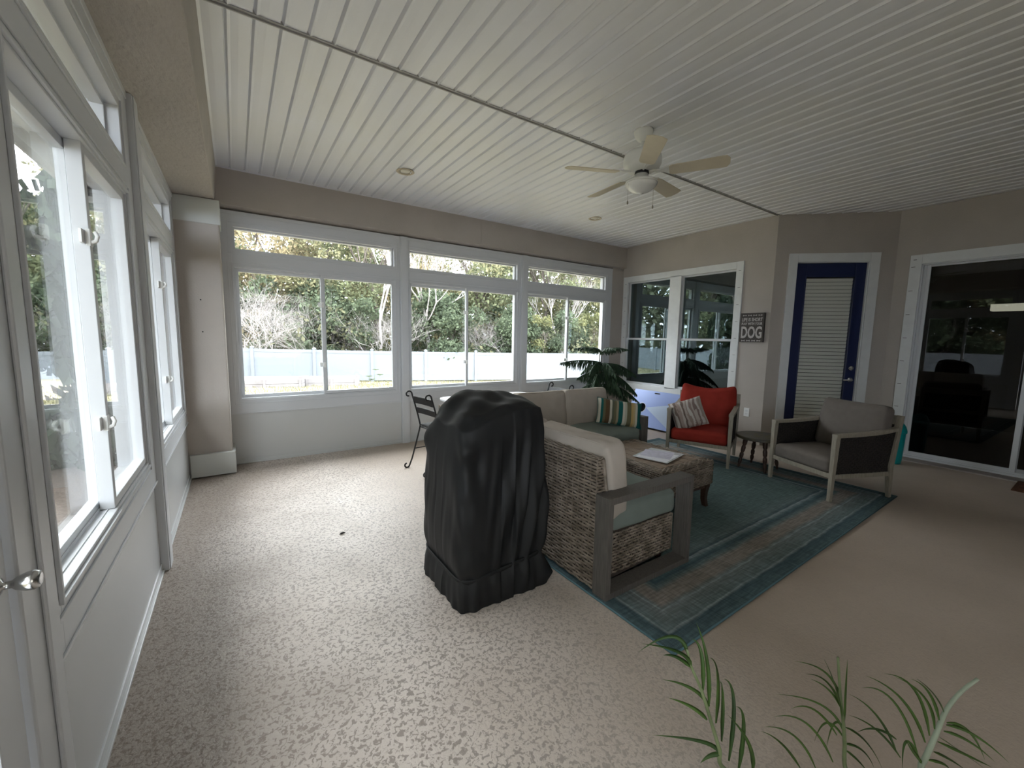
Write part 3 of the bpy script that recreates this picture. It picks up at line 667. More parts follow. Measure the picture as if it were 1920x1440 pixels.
# pillows
def pillow(name, mat, loc, rot, w, h, th, label, cat='pillow', n=26, pinch=.06, edge=None):
    vs = []; fs = []
    for s_ in (1, -1):
        for j in range(n + 1):
            for i in range(n + 1):
                u = -1 + 2 * i / n; v = -1 + 2 * j / n
                k = (max(0, 1 - u ** 4) * max(0, 1 - v ** 4)) ** .55
                x = u * w / 2 * (1 - pinch * (1 - v * v) * abs(u) ** 3); z = v * h / 2 * (1 - pinch * (1 - u * u) * abs(v) ** 3)
                y = s_ * (th / 2) * k * (1 + .05 * math.sin(7 * u + 3 * v)); vs.append((x, y, z))
    o_ = (n + 1) ** 2
    for s_ in (0, 1):
        for j in range(n):
            for i in range(n):
                a = s_ * o_ + j * (n + 1) + i; q = (a, a + 1, a + n + 2, a + n + 1); fs.append(q if s_ else q[::-1])
    bm = bmesh.new(); me = bpy.data.meshes.new(name); me.from_pydata(vs, [], fs); bm.from_mesh(me); bmesh.ops.remove_doubles(bm, verts=bm.verts, dist=1e-5); bmesh.ops.recalc_face_normals(bm, faces=bm.faces); bm.to_mesh(me); bm.free()
    me.polygons.foreach_set('use_smooth', [True] * len(me.polygons)); me.materials.append(mat)
    r = tag(empty(name, loc), label, cat); r.rotation_euler = rot
    o = bpy.data.objects.new('pillow_case', me); COL.objects.link(o); o.parent = r
    m_ = MB(); e = []
    for i in range(4):
        for k in range(8):
            t = -1 + 2 * k / 8
            u, v = [(t, -1), (1, t), (-t, 1), (-1, -t)][i]
            e.append((u * w / 2 * (1 - pinch * (1 - v * v) * abs(u) ** 3), 0, v * h / 2 * (1 - pinch * (1 - u * u) * abs(v) ** 3)))
    m_.tube(e + [e[0]], .0045, 6); m_.build('piping', edge or mat, r, smooth=True); return r
T, G, W_, Bn, Yl, Ol = (.012, .105, .10), (.10, .11, .075), (.56, .53, .45), (.105, .065, .035), (.44, .31, .13), (.14, .13, .075)
stripes = stripe_mat('awning_stripe', [W_, T, Ol, Bn, Bn, W_, G, Ol, (.30, .25, .17), T, T, W_, (.40, .40, .33), Ol, Ol, Yl, (.45, .36, .2), W_, T, T], 0, -.235, .235)
pillow('striped_pillow', stripes, (3.455, 3.03, RZ + .60), (math.radians(-26), math.radians(8), math.radians(-34)), .50, .29, .13, 'lumbar pillow with teal, olive, white and gold stripes on the far loveseat', edge=M('teal_cord', (.04, .13, .12), .9))
streak = stripe_mat('streaked_print', [(.44, .39, .36), (.24, .17, .15), (.46, .42, .39), (.32, .25, .22), (.50, .46, .43), (.20, .15, .13), (.36, .29, .26), (.48, .43, .40), (.17, .125, .11), (.42, .36, .33), (.30, .24, .21), (.50, .47, .44), (.26, .20, .18), (.40, .35, .32), (.20, .15, .14), (.46, .42, .40), (.33, .27, .24), (.47, .43, .40)], 0, -.19, .24, wob=.11, wscale=11)

# ------------------------------------------------------------------ coffee table with papers
ct = tag(empty('coffee_table', (2.965, 2.27, RZ)), 'low wicker coffee table with a slatted wooden top, papers lying on it', 'coffee table')
w, d, h = .34, .42, .418
m_ = MB(); m_.box(-w + .012, w - .012, -d + .012, d - .012, .205, .395); m_.build('inner_shell', wicker_in, ct)
for o, u, n, ln in (((-w, -d, .2), (1, 0, 0), (0, -1, 0), 2 * w), ((w, -d, .2), (0, 1, 0), (1, 0, 0), 2 * d), ((w, d, .2), (-1, 0, 0), (0, 1, 0), 2 * w), ((-w, d, .2), (0, -1, 0), (-1, 0, 0), 2 * d)):
    m_ = MB(); weave(m_, o, u, (0, 0, 1), n, ln, .20, row=.0155, spoke=.03); m_.build('wicker_side', wicker_m, ct, smooth=True)
m_ = MB(); bw = .085
weave(m_, (-w, -d, .402), (1, 0, 0), (0, 1, 0), (0, 0, 1), 2 * w, bw, spoke=.034); weave(m_, (-w, d - bw, .402), (1, 0, 0), (0, 1, 0), (0, 0, 1), 2 * w, bw)
weave(m_, (-w, -d + bw, .402), (0, 1, 0), (1, 0, 0), (0, 0, 1), 2 * (d - bw), bw); weave(m_, (w - bw, -d + bw, .402), (0, 1, 0), (1, 0, 0), (0, 0, 1), 2 * (d - bw), bw)
m_.build('wicker_border', wicker_m, ct, smooth=True)
for k in range(5):
    x0 = -w + bw + k * (2 * w - 2 * bw) / 5; m_ = MB(); m_.box(x0 + .003, x0 + (2 * w - 2 * bw) / 5 - .003, -d + bw, d - bw, .394, .406); m_.build('top_slat', table_wood, ct, bevel=.002)
for sx in (-1, 1):
    for sy in (-1, 1):
        x = sx * (w - .035); y = sy * (d - .035); m_ = MB()
        prof = [(0, .205, .05), (0, .17, .05), (-.004, .12, .042), (-.004, .06, .038), (.002, .02, .036), (.006, .0, .036)]
        for (o1, z1, s1), (o2, z2, s2) in zip(prof, prof[1:]):
            q = lambda o_, z, s: [(x + sx * o_ - s / 2, y + sy * o_ - s / 2, z), (x + sx * o_ + s / 2, y + sy * o_ - s / 2, z), (x + sx * o_ + s / 2, y + sy * o_ + s / 2, z), (x + sx * o_ - s / 2, y + sy * o_ + s / 2, z)]
            m_.hexa(q(o2, z2, s2), q(o1, z1, s1))
        m_.build('leg', leg_wood, ct)
m_ = MB(); m_.box(-w + .03, w - .03, -d + .02, -d + .045, .165, .203); m_.box(w - .045, w - .02, -d + .03, d - .03, .165, .203); m_.box(-w + .03, w - .03, d - .045, d - .02, .165, .203); m_.box(-w + .02, -w + .045, -d + .03, d - .03, .165, .203); m_.build('apron_rail', leg_wood, ct, bevel=.002)
ps = tag(empty('document_sleeve', (2.99, 2.16, RZ + .4145), math.radians(14)), 'clear plastic sleeve with white papers lying on the wicker coffee table', 'papers')
m_ = MB(); m_.box(-.19, .19, -.15, .15, 0, .002); m_.build('plastic_sleeve', sleeve, ps)
m_ = MB(); m_.box(-.175, .10, -.135, .125, .0022, .0035); m_.build('paper_sheet', paper, ps)
m_ = MB(); m_.box(-.10, .13, -.11, .14, .0036, .0046, lambda x, y, z: (x * .97 - y * .2, x * .2 + y * .97, z)); m_.build('paper_sheet', M('paper_lilac', (.62, .60, .72), .6, var=.2, vscale=25), ps)

# ------------------------------------------------------------------ armchairs
def armchair(loc, rz, fab, label, sad):
    r = tag(empty('armchair', loc, rz), label, 'armchair', 'pale wood armchairs with woven sides')
    W, D = .325, .325
    for sx in (-1, 1):
        x = sx * W
        m_ = MB(); m_.bar((x, -D, 0), (x, -D + .008, .585), .030, .030, up=(0, 1, 0), w2=.044, h2=.044); m_.build('leg', chair_wood, r, bevel=.002)
        m_ = MB(); m_.bar((x, D + .01, 0), (x, D - .02, .30), .030, .030, up=(0, 1, 0), w2=.046, h2=.046); m_.bar((x, D - .02, .29), (x, D + .045, .76), .046, .046, up=(0, 1, 0), w2=.044, h2=.036); m_.build('leg', chair_wood, r, bevel=.002)
        arm = spline([(x, -D - .012, .592), (x, -.08, .598), (x, .16, .612), (x, D + .030, .640)], 5)
        m_ = MB()
        for a, b in zip(arm, arm[1:]): m_.bar(a, b + (b - a) * .08, .050, .030)
        m_.build('armrest', chair_wood, r, bevel=.001)
        m_ = MB(); m_.bar((x, -D, .225), (x, D, .225), .028, .040); m_.build('side_rail', chair_wood, r, bevel=.002)
        # woven side between rail and arm
        m_ = MB(); top = lambda y: .578 + .012 * max(0, (y + .1)) / .3 + .05 * max(0, (y - .1)) ; xo = x
        back = lambda z: D - .03 + (z - .25) * .21
        rows = 20
        m_.add([(xo - .004, -D + .02, .24), (xo + .004, -D + .02, .24), (xo + .004, back(.24), .24), (xo - .004, back(.24), .24), (xo - .004, -D + .02, .575), (xo + .004, -D + .02, .575), (xo + .004, back(.62), .615), (xo - .004, back(.62), .615)], [(3, 2, 1, 0), (4, 5, 6, 7), (0, 1, 5, 4), (1, 2, 6, 5), (2, 3, 7, 6), (3, 0, 4, 7)])
        for j in range(rows):
            z = .25 + j * .0175; y1 = back(z) - .01; y0 = -D + .025; n_ = 26; pts = []
            zt = 1 + .0
            for i in range(n_ + 1):
                y = y0 + (y1 - y0) * i / n_; zz = z + (y - y0) / (y1 - y0) * .03 * j / rows
                pts.append((xo + .008 * math.cos(PI * i * .9 + PI * (j % 2)), y, zz))
            if z < .585: m_.tube(pts, .0075, 5, flat=.6, up=(0, 0, 1))
        m_.build('woven_side', rope_m, r)
    m_ = MB(); m_.bar((-W, -D + .01, .225), (W, -D + .01, .225), .028, .040, up=(0, 0, 1)); m_.build('front_rail', chair_wood, r, bevel=.002)
    m_ = MB(); m_.bar((-W, D - .02, .225), (W, D - .02, .225), .028, .040, up=(0, 0, 1)); m_.build('rear_rail', chair_wood, r, bevel=.002)
    m_ = MB(); m_.bar((-W, D + .038, .715), (W, D + .038, .715), .026, .085, up=(0, .14, 1)); m_.bar((-W, D + .01, .42), (W, D + .01, .42), .022, .05, up=(0, .23, 1)); m_.build('back_rail', chair_wood, r, bevel=.002)
    m_ = MB(); m_.hexa([(-W + .02, D - .03, .26), (W - .02, D - .03, .26), (W - .02, D - .016, .26), (-W + .02, D - .016, .26)], [(-W + .02, D + .025, .69), (W - .02, D + .025, .69), (W - .02, D + .039, .69), (-W + .02, D + .039, .69)]); m_.build('woven_back', rope_m, r)
    m_ = MB(); m_.box(-W + .02, W - .02, -D + .02, D - .03, .225, .240); m_.build('seat_deck', rope_m, r)
    sc = cushion('seat_cushion', fab, r, (0, -.035, .240), w=.595, d=.60, h=.135, r=.035, puff=.006, puffz=.014, n=16, wr=.002, seed=5)
    bc = cushion('back_cushion', fab, r, (0, .205, .365), rot=(math.radians(-10), 0, 0), w=.60, d=.145, h=.475, r=.045, puff=.030, puffz=.006, n=18, saddle=sad, wr=.004, seed=8)
    piping(bc, fab, .60, .145, .475, r=.045, which=(-.045, .045), puff=.006, saddle=sad)
    return r
armchair((4.75, 1.52, RZ), math.radians(-112.3), grey_fab, 'armchair with taupe grey cushions between the little round table and the sliding door', .012)
armchair((4.635, 2.757, RZ), math.radians(-67.3), red_fab, 'armchair with bright red cushions in front of the house window', .058)
pillow('throw_pillow', streak, (4.40, 2.81, RZ + .545), (math.radians(-22), math.radians(-20), math.radians(-52)), .36, .34, .12, 'square throw pillow with brown and cream streaks leaning in the red armchair')

# ------------------------------------------------------------------ round side table
stb = tag(empty('side_table', (4.79, 2.17, RZ)), 'small round dark table with turned splayed legs between the two armchairs', 'side table')
m_ = MB(); m_.lathe([(.20, .338), (.232, .338), (.240, .345), (.240, .362), (.232, .370), (.0005, .371)], n=48); m_.build('table_top', M('painted_dark_top', (.055, .050, .042), .4, col2=(.10, .085, .05), vscale=7), stb, smooth=False, bevel=.001)
m_ = MB()
for k in range(9):
    a = k * 2.4; rr = .03 + .016 * k; m_.lathe([(.02, 0), (.018, .001), (.0005, .0012)], (rr * math.cos(a), rr * math.sin(a), .371), 9)
m_.build('painted_flower', M('table_paint', (.14, .13, .06), .5), stb)
for sx, sy in ((-1, -1), (1, -1), (1, 1), (-1, 1)):
    b0 = Vector((sx * .142, sy * .14, 0)); b1 = Vector((sx * .10, sy * .10, .34)); prof = []
    ax = (b1 - b0); Ln = ax.length
    for t, rr in ((0, .010), (.04, .013), (.10, .011), (.16, .018), (.24, .020), (.30, .012), (.34, .019), (.44, .021), (.50, .013), (.54, .020), (.66, .023), (.74, .015), (.78, .022), (.92, .024), (1, .024)): prof.append((rr, t * Ln))
    m_ = MB(); m_.lathe(prof, b0, 16, axis=ax.normalized()); m_.build('leg', leg_wood, stb, smooth=True)
# teal bin
cn = tag(empty('lidded_bin', (6.47, 1.43, 0)), 'teal plastic bin with a domed lid standing beside the sliding door frame', 'bin')
m_ = MB(); m_.lathe([(.060, 0), (.072, .004), (.078, .05), (.088, .36), (.086, .37)], n=36); m_.build('bin_body', teal_m, cn, smooth=True)
m_ = MB(); m_.lathe([(.086, .368), (.097, .372), (.098, .395), (.092, .42), (.080, .455), (.058, .488), (.030, .506), (.002, .511)], n=36); m_.build('bin_lid', teal_m, cn, smooth=True)
# door mat
dm = tag(empty('door_mat', (6.52, .12, 0)), 'brown coir mat in front of the sliding door at the edge of view', 'mat')
m_ = MB(); m_.box(-.24, .24, -.38, .38, 0, .012); m_.build('coir_pile', coir, dm, bevel=.003)
m_ = MB(); m_.box(-.20, .20, -.34, .34, .0122, .0128); m_.build('printed_panel', M('mat_print', (.20, .07, .03), .95, var=.6, vscale=14), dm)
# dark seed pod lying on the floor
pd = MB(); pd.tube([(.545, 2.978, .006), (.558, 2.985, .007), (.575, 2.99, .007), (.588, 2.988, .005)], [.002, .006, .006, .002], 8); o = pd.build('seed_pod', iron); tag(o, 'tiny dark seed pod lying on the flecked floor left of the cover', 'debris')

# ------------------------------------------------------------------ cornhole boards leaning on the house wall
def bag_board(loc, tilt, label, off=0):
    r = tag(empty('bag_toss_board', loc), label, 'game board'); r.rotation_euler = (0, tilt, 0)
    # local: y along the board length, z up the board, -x is the face
    Wd, Hh = 1.22, .60
    m, t, o = nt('board_paint'); b = N(t, 'ShaderNodeBsdfPrincipled'); L(t, b.outputs[0], o.inputs[0]); b.inputs['Roughness'].default_value = .45
    b.inputs['Base Color'].default_value = (.33, .44, .84, 1)
    # face with a real hole, built as a ring of quads
    hc = (Wd / 2 - .23, .30); R = .076; n = 48; vs = []; fs = []
    for xx in (-.012, 0):
        for k in range(n):
            a = 2 * PI * k / n; vs.append((xx, hc[0] + R * math.cos(a), hc[1] + R * math.sin(a)))
        for k in range(n):
            a = 2 * PI * k / n; ca, sa = math.cos(a), math.sin(a)
            tt = min((Wd / 2 - hc[0]) / ca if ca > 1e-6 else 1e9, (-Wd / 2 - hc[0]) / ca if ca < -1e-6 else 1e9, (Hh - hc[1]) / sa if sa > 1e-6 else 1e9, (0 - hc[1]) / sa if sa < -1e-6 else 1e9)
            vs.append((xx, hc[0] + tt * ca, hc[1] + tt * sa))
    for k in range(n):
        k2 = (k + 1) % n; fs += [(k, k2, n + k2, n + k), (2 * n + k, 3 * n + k, 3 * n + k2, 2 * n + k2), (k, 2 * n + k, 2 * n + k2, k2)]
    m_ = MB(); m_.add(vs, fs)
    m_.add([(-.012, s * Wd / 2, z) for s in (-1, 1) for z in (0, Hh)] + [(0, s * Wd / 2, z) for s in (-1, 1) for z in (0, Hh)], [(0, 1, 5, 4), (2, 3, 7, 6)])
    m_.build('playing_face', m, r, fix=False)
    m_ = MB(); m_.add([(-.0128, hc[0] - .082, .31), (-.0128, hc[0] - .60, .43), (-.0128, hc[0] - .60, .02)], [(0, 1, 2)]); m_.build('painted_wedge', M('board_paint_pale', (.56, .68, .90), .45), r, fix=False)
    m_ = MB(); m_.lathe([(.076, 0), (.081, 0), (.081, .0015), (.076, .0015)], (-.0122, hc[0], hc[1]), 40, axis=(-1, 0, 0), close=False); m_.build('hole_rim', plate_m, r)
    m_ = MB(); m_.box(0, .07, -Wd / 2, Wd / 2, 0, .02); m_.box(0, .07, -Wd / 2, Wd / 2, Hh - .02, Hh); m_.box(0, .07, -Wd / 2, -Wd / 2 + .02, .02, Hh - .02); m_.box(0, .07, Wd / 2 - .02, Wd / 2, .02, Hh - .02); m_.box(.060, .07, -Wd / 2 + .02, Wd / 2 - .02, .02, Hh - .02); m_.build('box_frame', M('black_board_frame', (.015, .015, .018), .5), r)
    m_ = MB(); m_.prism([(math.copysign(abs(math.cos(a)) ** .6, math.cos(a)) * .055, math.copysign(abs(math.sin(a)) ** .8, math.sin(a)) * .010) for a in [2 * PI * k / 20 for k in range(20)]], -.0135, -.0118, lambda y, z, x: (x, y + .16, z + Hh - .035)); m_.build('hand_slot', dark, r)
    return r
bag_board((5.40, 3.975, .028), math.radians(22), 'light blue painted game board with a round hole leaning behind the red armchair')

# ------------------------------------------------------------------ iron chairs and the white table
def iron_chair(loc, rz, label):
    r = tag(empty('iron_chair', loc, rz), label, 'chair', 'black wrought iron scroll chairs')
    # local: back at -x, seat towards +x
    def curl(cx, cz, R, a0, a1, n=18, k=.55): return [(cx + R * (1 - k * i / n) * math.cos(a0 + (a1 - a0) * i / n), cz + R * (1 - k * i / n) * math.sin(a0 + (a1 - a0) * i / n)) for i in range(n + 1)]
    for y in (-.2, .2):
        low = curl(-.170, .034, .034, PI * .05 - .4, -PI * 1.45, 18, .5)   # foot scroll
        up = curl(-.140, .800, .040, .0, PI * 1.6, 20, .6)
        path = [p for p in reversed(low)] + [(-.105, .10), (-.062, .24), (-.012, .41), (-.004, .45), (-.03, .56), (-.070, .70), (-.095, .78)] + up
        m_ = MB(); m_.tube([(x, y, z) for x, z in path], .0085, 8); m_.build('scroll_post', iron, r, smooth=True)
    for z0, z1, x0, x1 in ((.700, .775, -.070, -.094), (.590, .655, -.036, -.056)):
        m_ = MB(); n = 10
        for i in range(n):
            a = -.2 + .4 * i / n; b = -.2 + .4 * (i + 1) / n; f = lambda y: -.012 * (1 - (y / .2) ** 2)
            m_.hexa([(x0 + f(a) - .002, a, z0 + .008 * (1 - (a / .2) ** 2)), (x0 + f(b) - .002, b, z0 + .008 * (1 - (b / .2) ** 2)), (x0 + f(b) + .002, b, z0 + .008 * (1 - (b / .2) ** 2)), (x0 + f(a) + .002, a, z0 + .008 * (1 - (a / .2) ** 2))],
                    [(x1 + f(a) - .002, a, z1 + .01 * (1 - (a / .2) ** 2)), (x1 + f(b) - .002, b, z1 + .01 * (1 - (b / .2) ** 2)), (x1 + f(b) + .002, b, z1 + .01 * (1 - (b / .2) ** 2)), (x1 + f(a) + .002, a, z1 + .01 * (1 - (a / .2) ** 2))])
        m_.build('back_slat', iron, r)
    m_ = MB(); m_.tube([(0, -.2, .43), (.40, -.2, .43), (.40, .2, .43), (0, .2, .43), (0, -.2, .43)], .008, 8); m_.build('seat_frame', iron, r, smooth=True)
    cushion('seat_pad', M('seat_pad', (.03, .03, .03), .9), r, (.20, 0, .434), w=.40, d=.40, h=.035, r=.015, puff=.004, n=6)
    for y in (-.2, .2):
        m_ = MB(); m_.tube([(.40, y, .43), (.415, y, .25), (.42, y, .0)], .0085, 8); m_.build('leg', iron, r, smooth=True)
    m_ = MB(); m_.tube([(-.075, -.2, .20), (.415, -.2, .20)], .006, 6); m_.tube([(-.075, .2, .20), (.415, .2, .20)], .006, 6); m_.tube([(.17, -.2, .2), (.17, .2, .2)], .006, 6); m_.build('stretcher', iron, r, smooth=True)
    return r
iron_chair((1.665, 4.02, .0), .14, 'black scroll chair at the near end of the white table, beside the black cover')
iron_chair((3.33, 4.02, .0), PI, 'black scroll chair whose curled tips rise behind the far loveseat')
tb = tag(empty('patio_table', (2.50, 4.05, 0)), 'white topped table standing between the far loveseat and the windows', 'table')
m_ = MB()
pl = [(math.copysign(abs(math.cos(a)) ** .28, math.cos(a)) * .60, math.copysign(abs(math.sin(a)) ** .28, math.sin(a)) * .36) for a in [2 * PI * k / 40 for k in range(40)]]
m_.prism(pl, .690, .712); m_.build('table_top', white_table, tb, bevel=.003)
m_ = MB(); m_.box(-.50, .50, -.28, .28, .64, .69); m_.build('apron', white_table, tb)
for sx in (-1, 1):
    for sy in (-1, 1):
        m_ = MB(); m_.tube([(sx * .46, sy * .25, .66), (sx * .48, sy * .27, .3), (sx * .52, sy * .30, 0)], [.018, .016, .014], 10); m_.build('leg', white_table, tb, smooth=True)
nk = tag(empty('folded_cloth', (2.62, 3.90, .713)), 'white folded cloth on the table behind the loveseat cushions', 'cloth')
cushion('cloth_fold', white_table, nk, (0, 0, 0), w=.26, d=.16, h=.045, r=.018, puff=.006, n=8, wr=.008)

# ------------------------------------------------------------------ covered grill
gc = tag(empty('grill_cover', (1.17, 2.02, 0)), 'black fabric cover draped to the floor over a grill', 'grill cover')
PT = [(.90, 1.74, .935), (1.12, 1.75, 1.0), (1.33, 1.76, 1.055), (1.45, 1.76, 1.03), (.88, 2.28, .875), (.90, 2.0, .93), (1.06, 1.98, 1.06), (1.10, 2.10, 1.118), (1.20, 2.08, 1.108), (1.16, 2.24, 1.075), (1.42, 2.28, 1.02), (1.42, 2.0, 1.075), (1.2, 1.88, 1.06)]
def ztop(x, y):
    s_ = 0; w_ = 0
    for a, b, z in PT:
        k = 1 / (((x - a) ** 2 + (y - b) ** 2) + .010) ** 1.6; s_ += k * z; w_ += k
    return s_ / w_
NT, NR, NTOP = 300, 100, 26
def ringpt(th, scale=1.0, sq=.27):
    ca, sa = math.cos(th), math.sin(th); x = math.copysign(abs(ca) ** sq, ca); y = math.copysign(abs(sa) ** sq, sa)
    return 1.162 + x * .277 * scale, 2.018 + y * .274 * scale, x, y
def gauss(a, b, w): return math.exp(-((a - b) / w) ** 2)
# even spacing round the perimeter, so folds keep their width at the corners
_th = [2 * PI * i / 4000 for i in range(4001)]; _p = [ringpt(a)[:2] for a in _th]; _S = [0]
for _a, _b in zip(_p, _p[1:]): _S.append(_S[-1] + math.hypot(_b[0] - _a[0], _b[1] - _a[1]))
PER = _S[-1]; THS = list(np.interp([PER * i / NT for i in range(NT)], _S, _th))
def s_of(a): return float(np.interp(a % (2 * PI), _th, _S))
def dS(s_, c): return (s_ - c + PER / 2) % PER - PER / 2
S_NEAR, S_RIGHT, S_LEFT = s_of(PI * 1.25), s_of(PI * 1.75), s_of(PI * .75)
def sstep(a, b, x): x = max(0, min(1, (x - a) / (b - a))); return x * x * (3 - 2 * x)
vs = []
for j in range(NR + 1):
    t = j / NR
    for i in range(NT):
        th = THS[i]; sl_ = PER * i / NT; x, y, qx, qy = ringpt(th); zt = ztop(x, y)
        z = t * zt * .985; rr = 1.0
        # soft shoulders at the top
        sh = max(0, (t - .86) / .14); rr -= .045 * sh ** 2.2 + .055 * max(0, (t - .5) / .5) ** 1.3
        # the body is fullest a third of the way down, drawn in by the strap, spread at the hem
        rr += .022 * math.sin(min(1, t / .85) * PI)
        zs = .155 + .05 * (qx + 1) / 2; cin = gauss(z, zs, .05); rr -= .045 * cin
        if z < zs: rr += .022 * (1 - z / zs) ** .7
        # long hanging folds, deepest on the face towards the room corner
        u_ = dS(sl_, S_NEAR); amp = (.0010 + .0150 * sstep(.10, .34, u_) * (1 - sstep(.75, 1.0, u_))) * math.sin(min(1, t * 1.1) * PI * .95 + .1)
        fold = math.sin(2 * PI * (u_ + .16 * (1 - t) ** 1.4) / .098 + .8 * math.sin(4 * t)) + .4 * math.sin(2 * PI * (u_ - .1 * t) / .053 + 2)
        d_ = amp * fold
        d_ += .006 * math.sin(5 * th + 9 * t) * math.sin(7 * t + 2 * th) 
        # crumpled seam on the near corner
        near = gauss(u_, .02, .045); d_ += near * (.018 * gauss(z, .84, .045) - .008 * gauss(z, .74, .05) + .008 * gauss(z, .62, .05) - .010 * gauss(z, .34, .07)) - .014 * gauss(u_, .07, .035) * gauss(z, .74, .09) 
        flap = gauss(dS(sl_, S_RIGHT), 0, .035); d_ += .055 * flap * max(0, 1 - abs(z - .06) / .13)
        # ruffles under the strap
        if z < zs + .02: d_ += (.006 * math.sin(2 * PI * sl_ / .17 + 1.0 + 1.5 * math.sin(3 * th)) + .003 * math.sin(2 * PI * sl_ / .07 + 8 * z)) * (1 - z / (zs + .02))
        # shelf bump on the far left shoulder
        bump = gauss(dS(sl_, S_LEFT), .03, .06) * gauss(z, .82, .07) * .018
        kx = rr + (d_ + bump) / .265
        X = 1.168 + (x - 1.168) * kx; Y = 2.015 + (y - 2.015) * kx
        vs.append((X - 1.17, Y - 2.02, z + (.006 if j else .001)))
base = len(vs)
for j in range(1, NTOP + 1):
    s_ = 1 - j / NTOP
    for i in range(NT):
        px, py, pz = vs[NR * NT + i]; X = px * s_; Y = py * s_; zz = ztop(X + 1.17, Y + 2.02); blend = min(1, j / 5)
        wv = .004 * math.sin(38 * X + 20 * Y) + .005 * math.sin(17 * X - 31 * Y + 1)
        vs.append((X, Y, (pz * (1 - blend) + zz * blend) + .010 * math.sin(min(1, j / 6) * PI / 2) + wv * blend))
fs = []; tot = NR + NTOP
for j in range(tot):
    for i in range(NT): fs.append((j * NT + i, j * NT + (i + 1) % NT, (j + 1) * NT + (i + 1) % NT, (j + 1) * NT + i))
m_ = MB(); m_.add(vs, fs); m_.build('cover_fabric', cover_m, gc, smooth=True, fix=True)
m_ = MB(); pts = []
for i in range(121):
    th = 2 * PI * i / 120; x, y, qx, qy = ringpt(th, .975); zs = .155 + .05 * (qx + 1) / 2; pts.append((x - 1.17, y - 2.02, zs))
m_.tube(pts, .014, 6, flat=.35, up=(0, 0, 1)); m_.build('hem_strap', cover_m, gc, smooth=True)

# ------------------------------------------------------------------ norfolk pine in the corner
np_ = tag(empty('potted_pine', (4.80, 4.62, 0)), 'tall potted pine with drooping dark green tiers in the corner by the windows', 'potted tree')
m_ = MB(); m_.lathe([(.11, 0), (.13, .01), (.165, .30), (.175, .305), (.175, .33), (.155, .33), (.15, .29)], n=32, close=False); m_.build('pot', M('stone_pot', (.42, .40, .36), .7, var=.1), np_, smooth=True)
m_ = MB(); m_.lathe([(.001, .285), (.152, .285)], n=24, close=False); m_.build('soil', soil, np_)
for dx, top in ((0, 1.235), (-.035, 1.22)):
    m_ = MB(); m_.tube([(dx * 1.5, dx, .28), (dx * 1.1, .01, .8), (dx, .0, top)], [.014, .010, .006], 8); m_.build('trunk', M('pine_trunk', (.10, .075, .055), .9), np_, smooth=True)
def pine_branch(z, ang, ln, rise, droop, dens, hang, base=(0, 0)):
    m_ = MB(); ca, sa = math.cos(ang), math.sin(ang)
    path = [Vector((base[0] + ca * ln * s, base[1] + sa * ln * s, z + rise * math.sin(min(1, s * 1.4) * PI / 2) - droop * s ** 2.2)) for s in [i / 12 for i in range(13)]]
    m_.tube(path, [.0065 - .004 * i / 12 for i in range(13)], 5)
    rn = random
    K = int(ln * dens)
    for k in range(K):
        s = .10 + .90 * k / K; q = s * 12; i = min(11, int(q)); p = path[i].lerp(path[i + 1], q - i); d = (path[i + 1] - path[i]).normalized()
        side = Vector((-d.y, d.x, 0)).normalized() if abs(d.z) < .99 else Vector((1, 0, 0))
        for sg_ in (-1, 1):
            l2 = hang * rn.uniform(.7, 1.1) * math.sin(PI * min(.92, s * .75 + .22)) * 1.0
            out = (side * sg_ * rn.uniform(.35, .8) + d * rn.uniform(.25, .6) + Vector((0, 0, -1)) * rn.uniform(.3, 1.1) * (1.7 if hang > .11 else .9)).normalized()
            e1 = p + out * l2 * .55; e2 = e1 + (out + Vector((0, 0, -1.3 if hang > .11 else -.5))).normalized() * l2 * .6
            m_.tube([p, e1, e2], [.0045, .0052, .002], 4)
    m_.build('branch', pine_m, np_, smooth=True)
for k in range(6): pine_branch(1.215, k * 1.047 + .3, .42 * random.uniform(.9, 1.1), .085, .045, 120, .10)
for k, a in enumerate((2.62, 3.5, 4.4, 5.3, 6.1, .9, 1.7)): pine_branch(1.05 - .01 * k, a, (.66, .42, .48, .55, .52, .4, .4)[k], .05, (.07, .22, .22, .22, .24, .2, .2)[k], 95, .17)
for k, a in enumerate((2.75, 3.7, 4.5, 5.2, 5.9, .4, 1.4)): pine_branch(.88, a, (.40, .55, .6, .58, .62, .5, .4)[k], .03, (.12, .30, .34, .34, .40, .3, .3)[k], 95, .165)
for k, a in enumerate((2.5, 3.3, 4.1, 4.9, 5.55, 6.2, 1.2)): pine_branch(.70, a, (.40, .60, .60, .56, .62, .56, .4)[k], .02, (.18, .30, .3, .3, .30, .3, .25)[k], 90, .15)

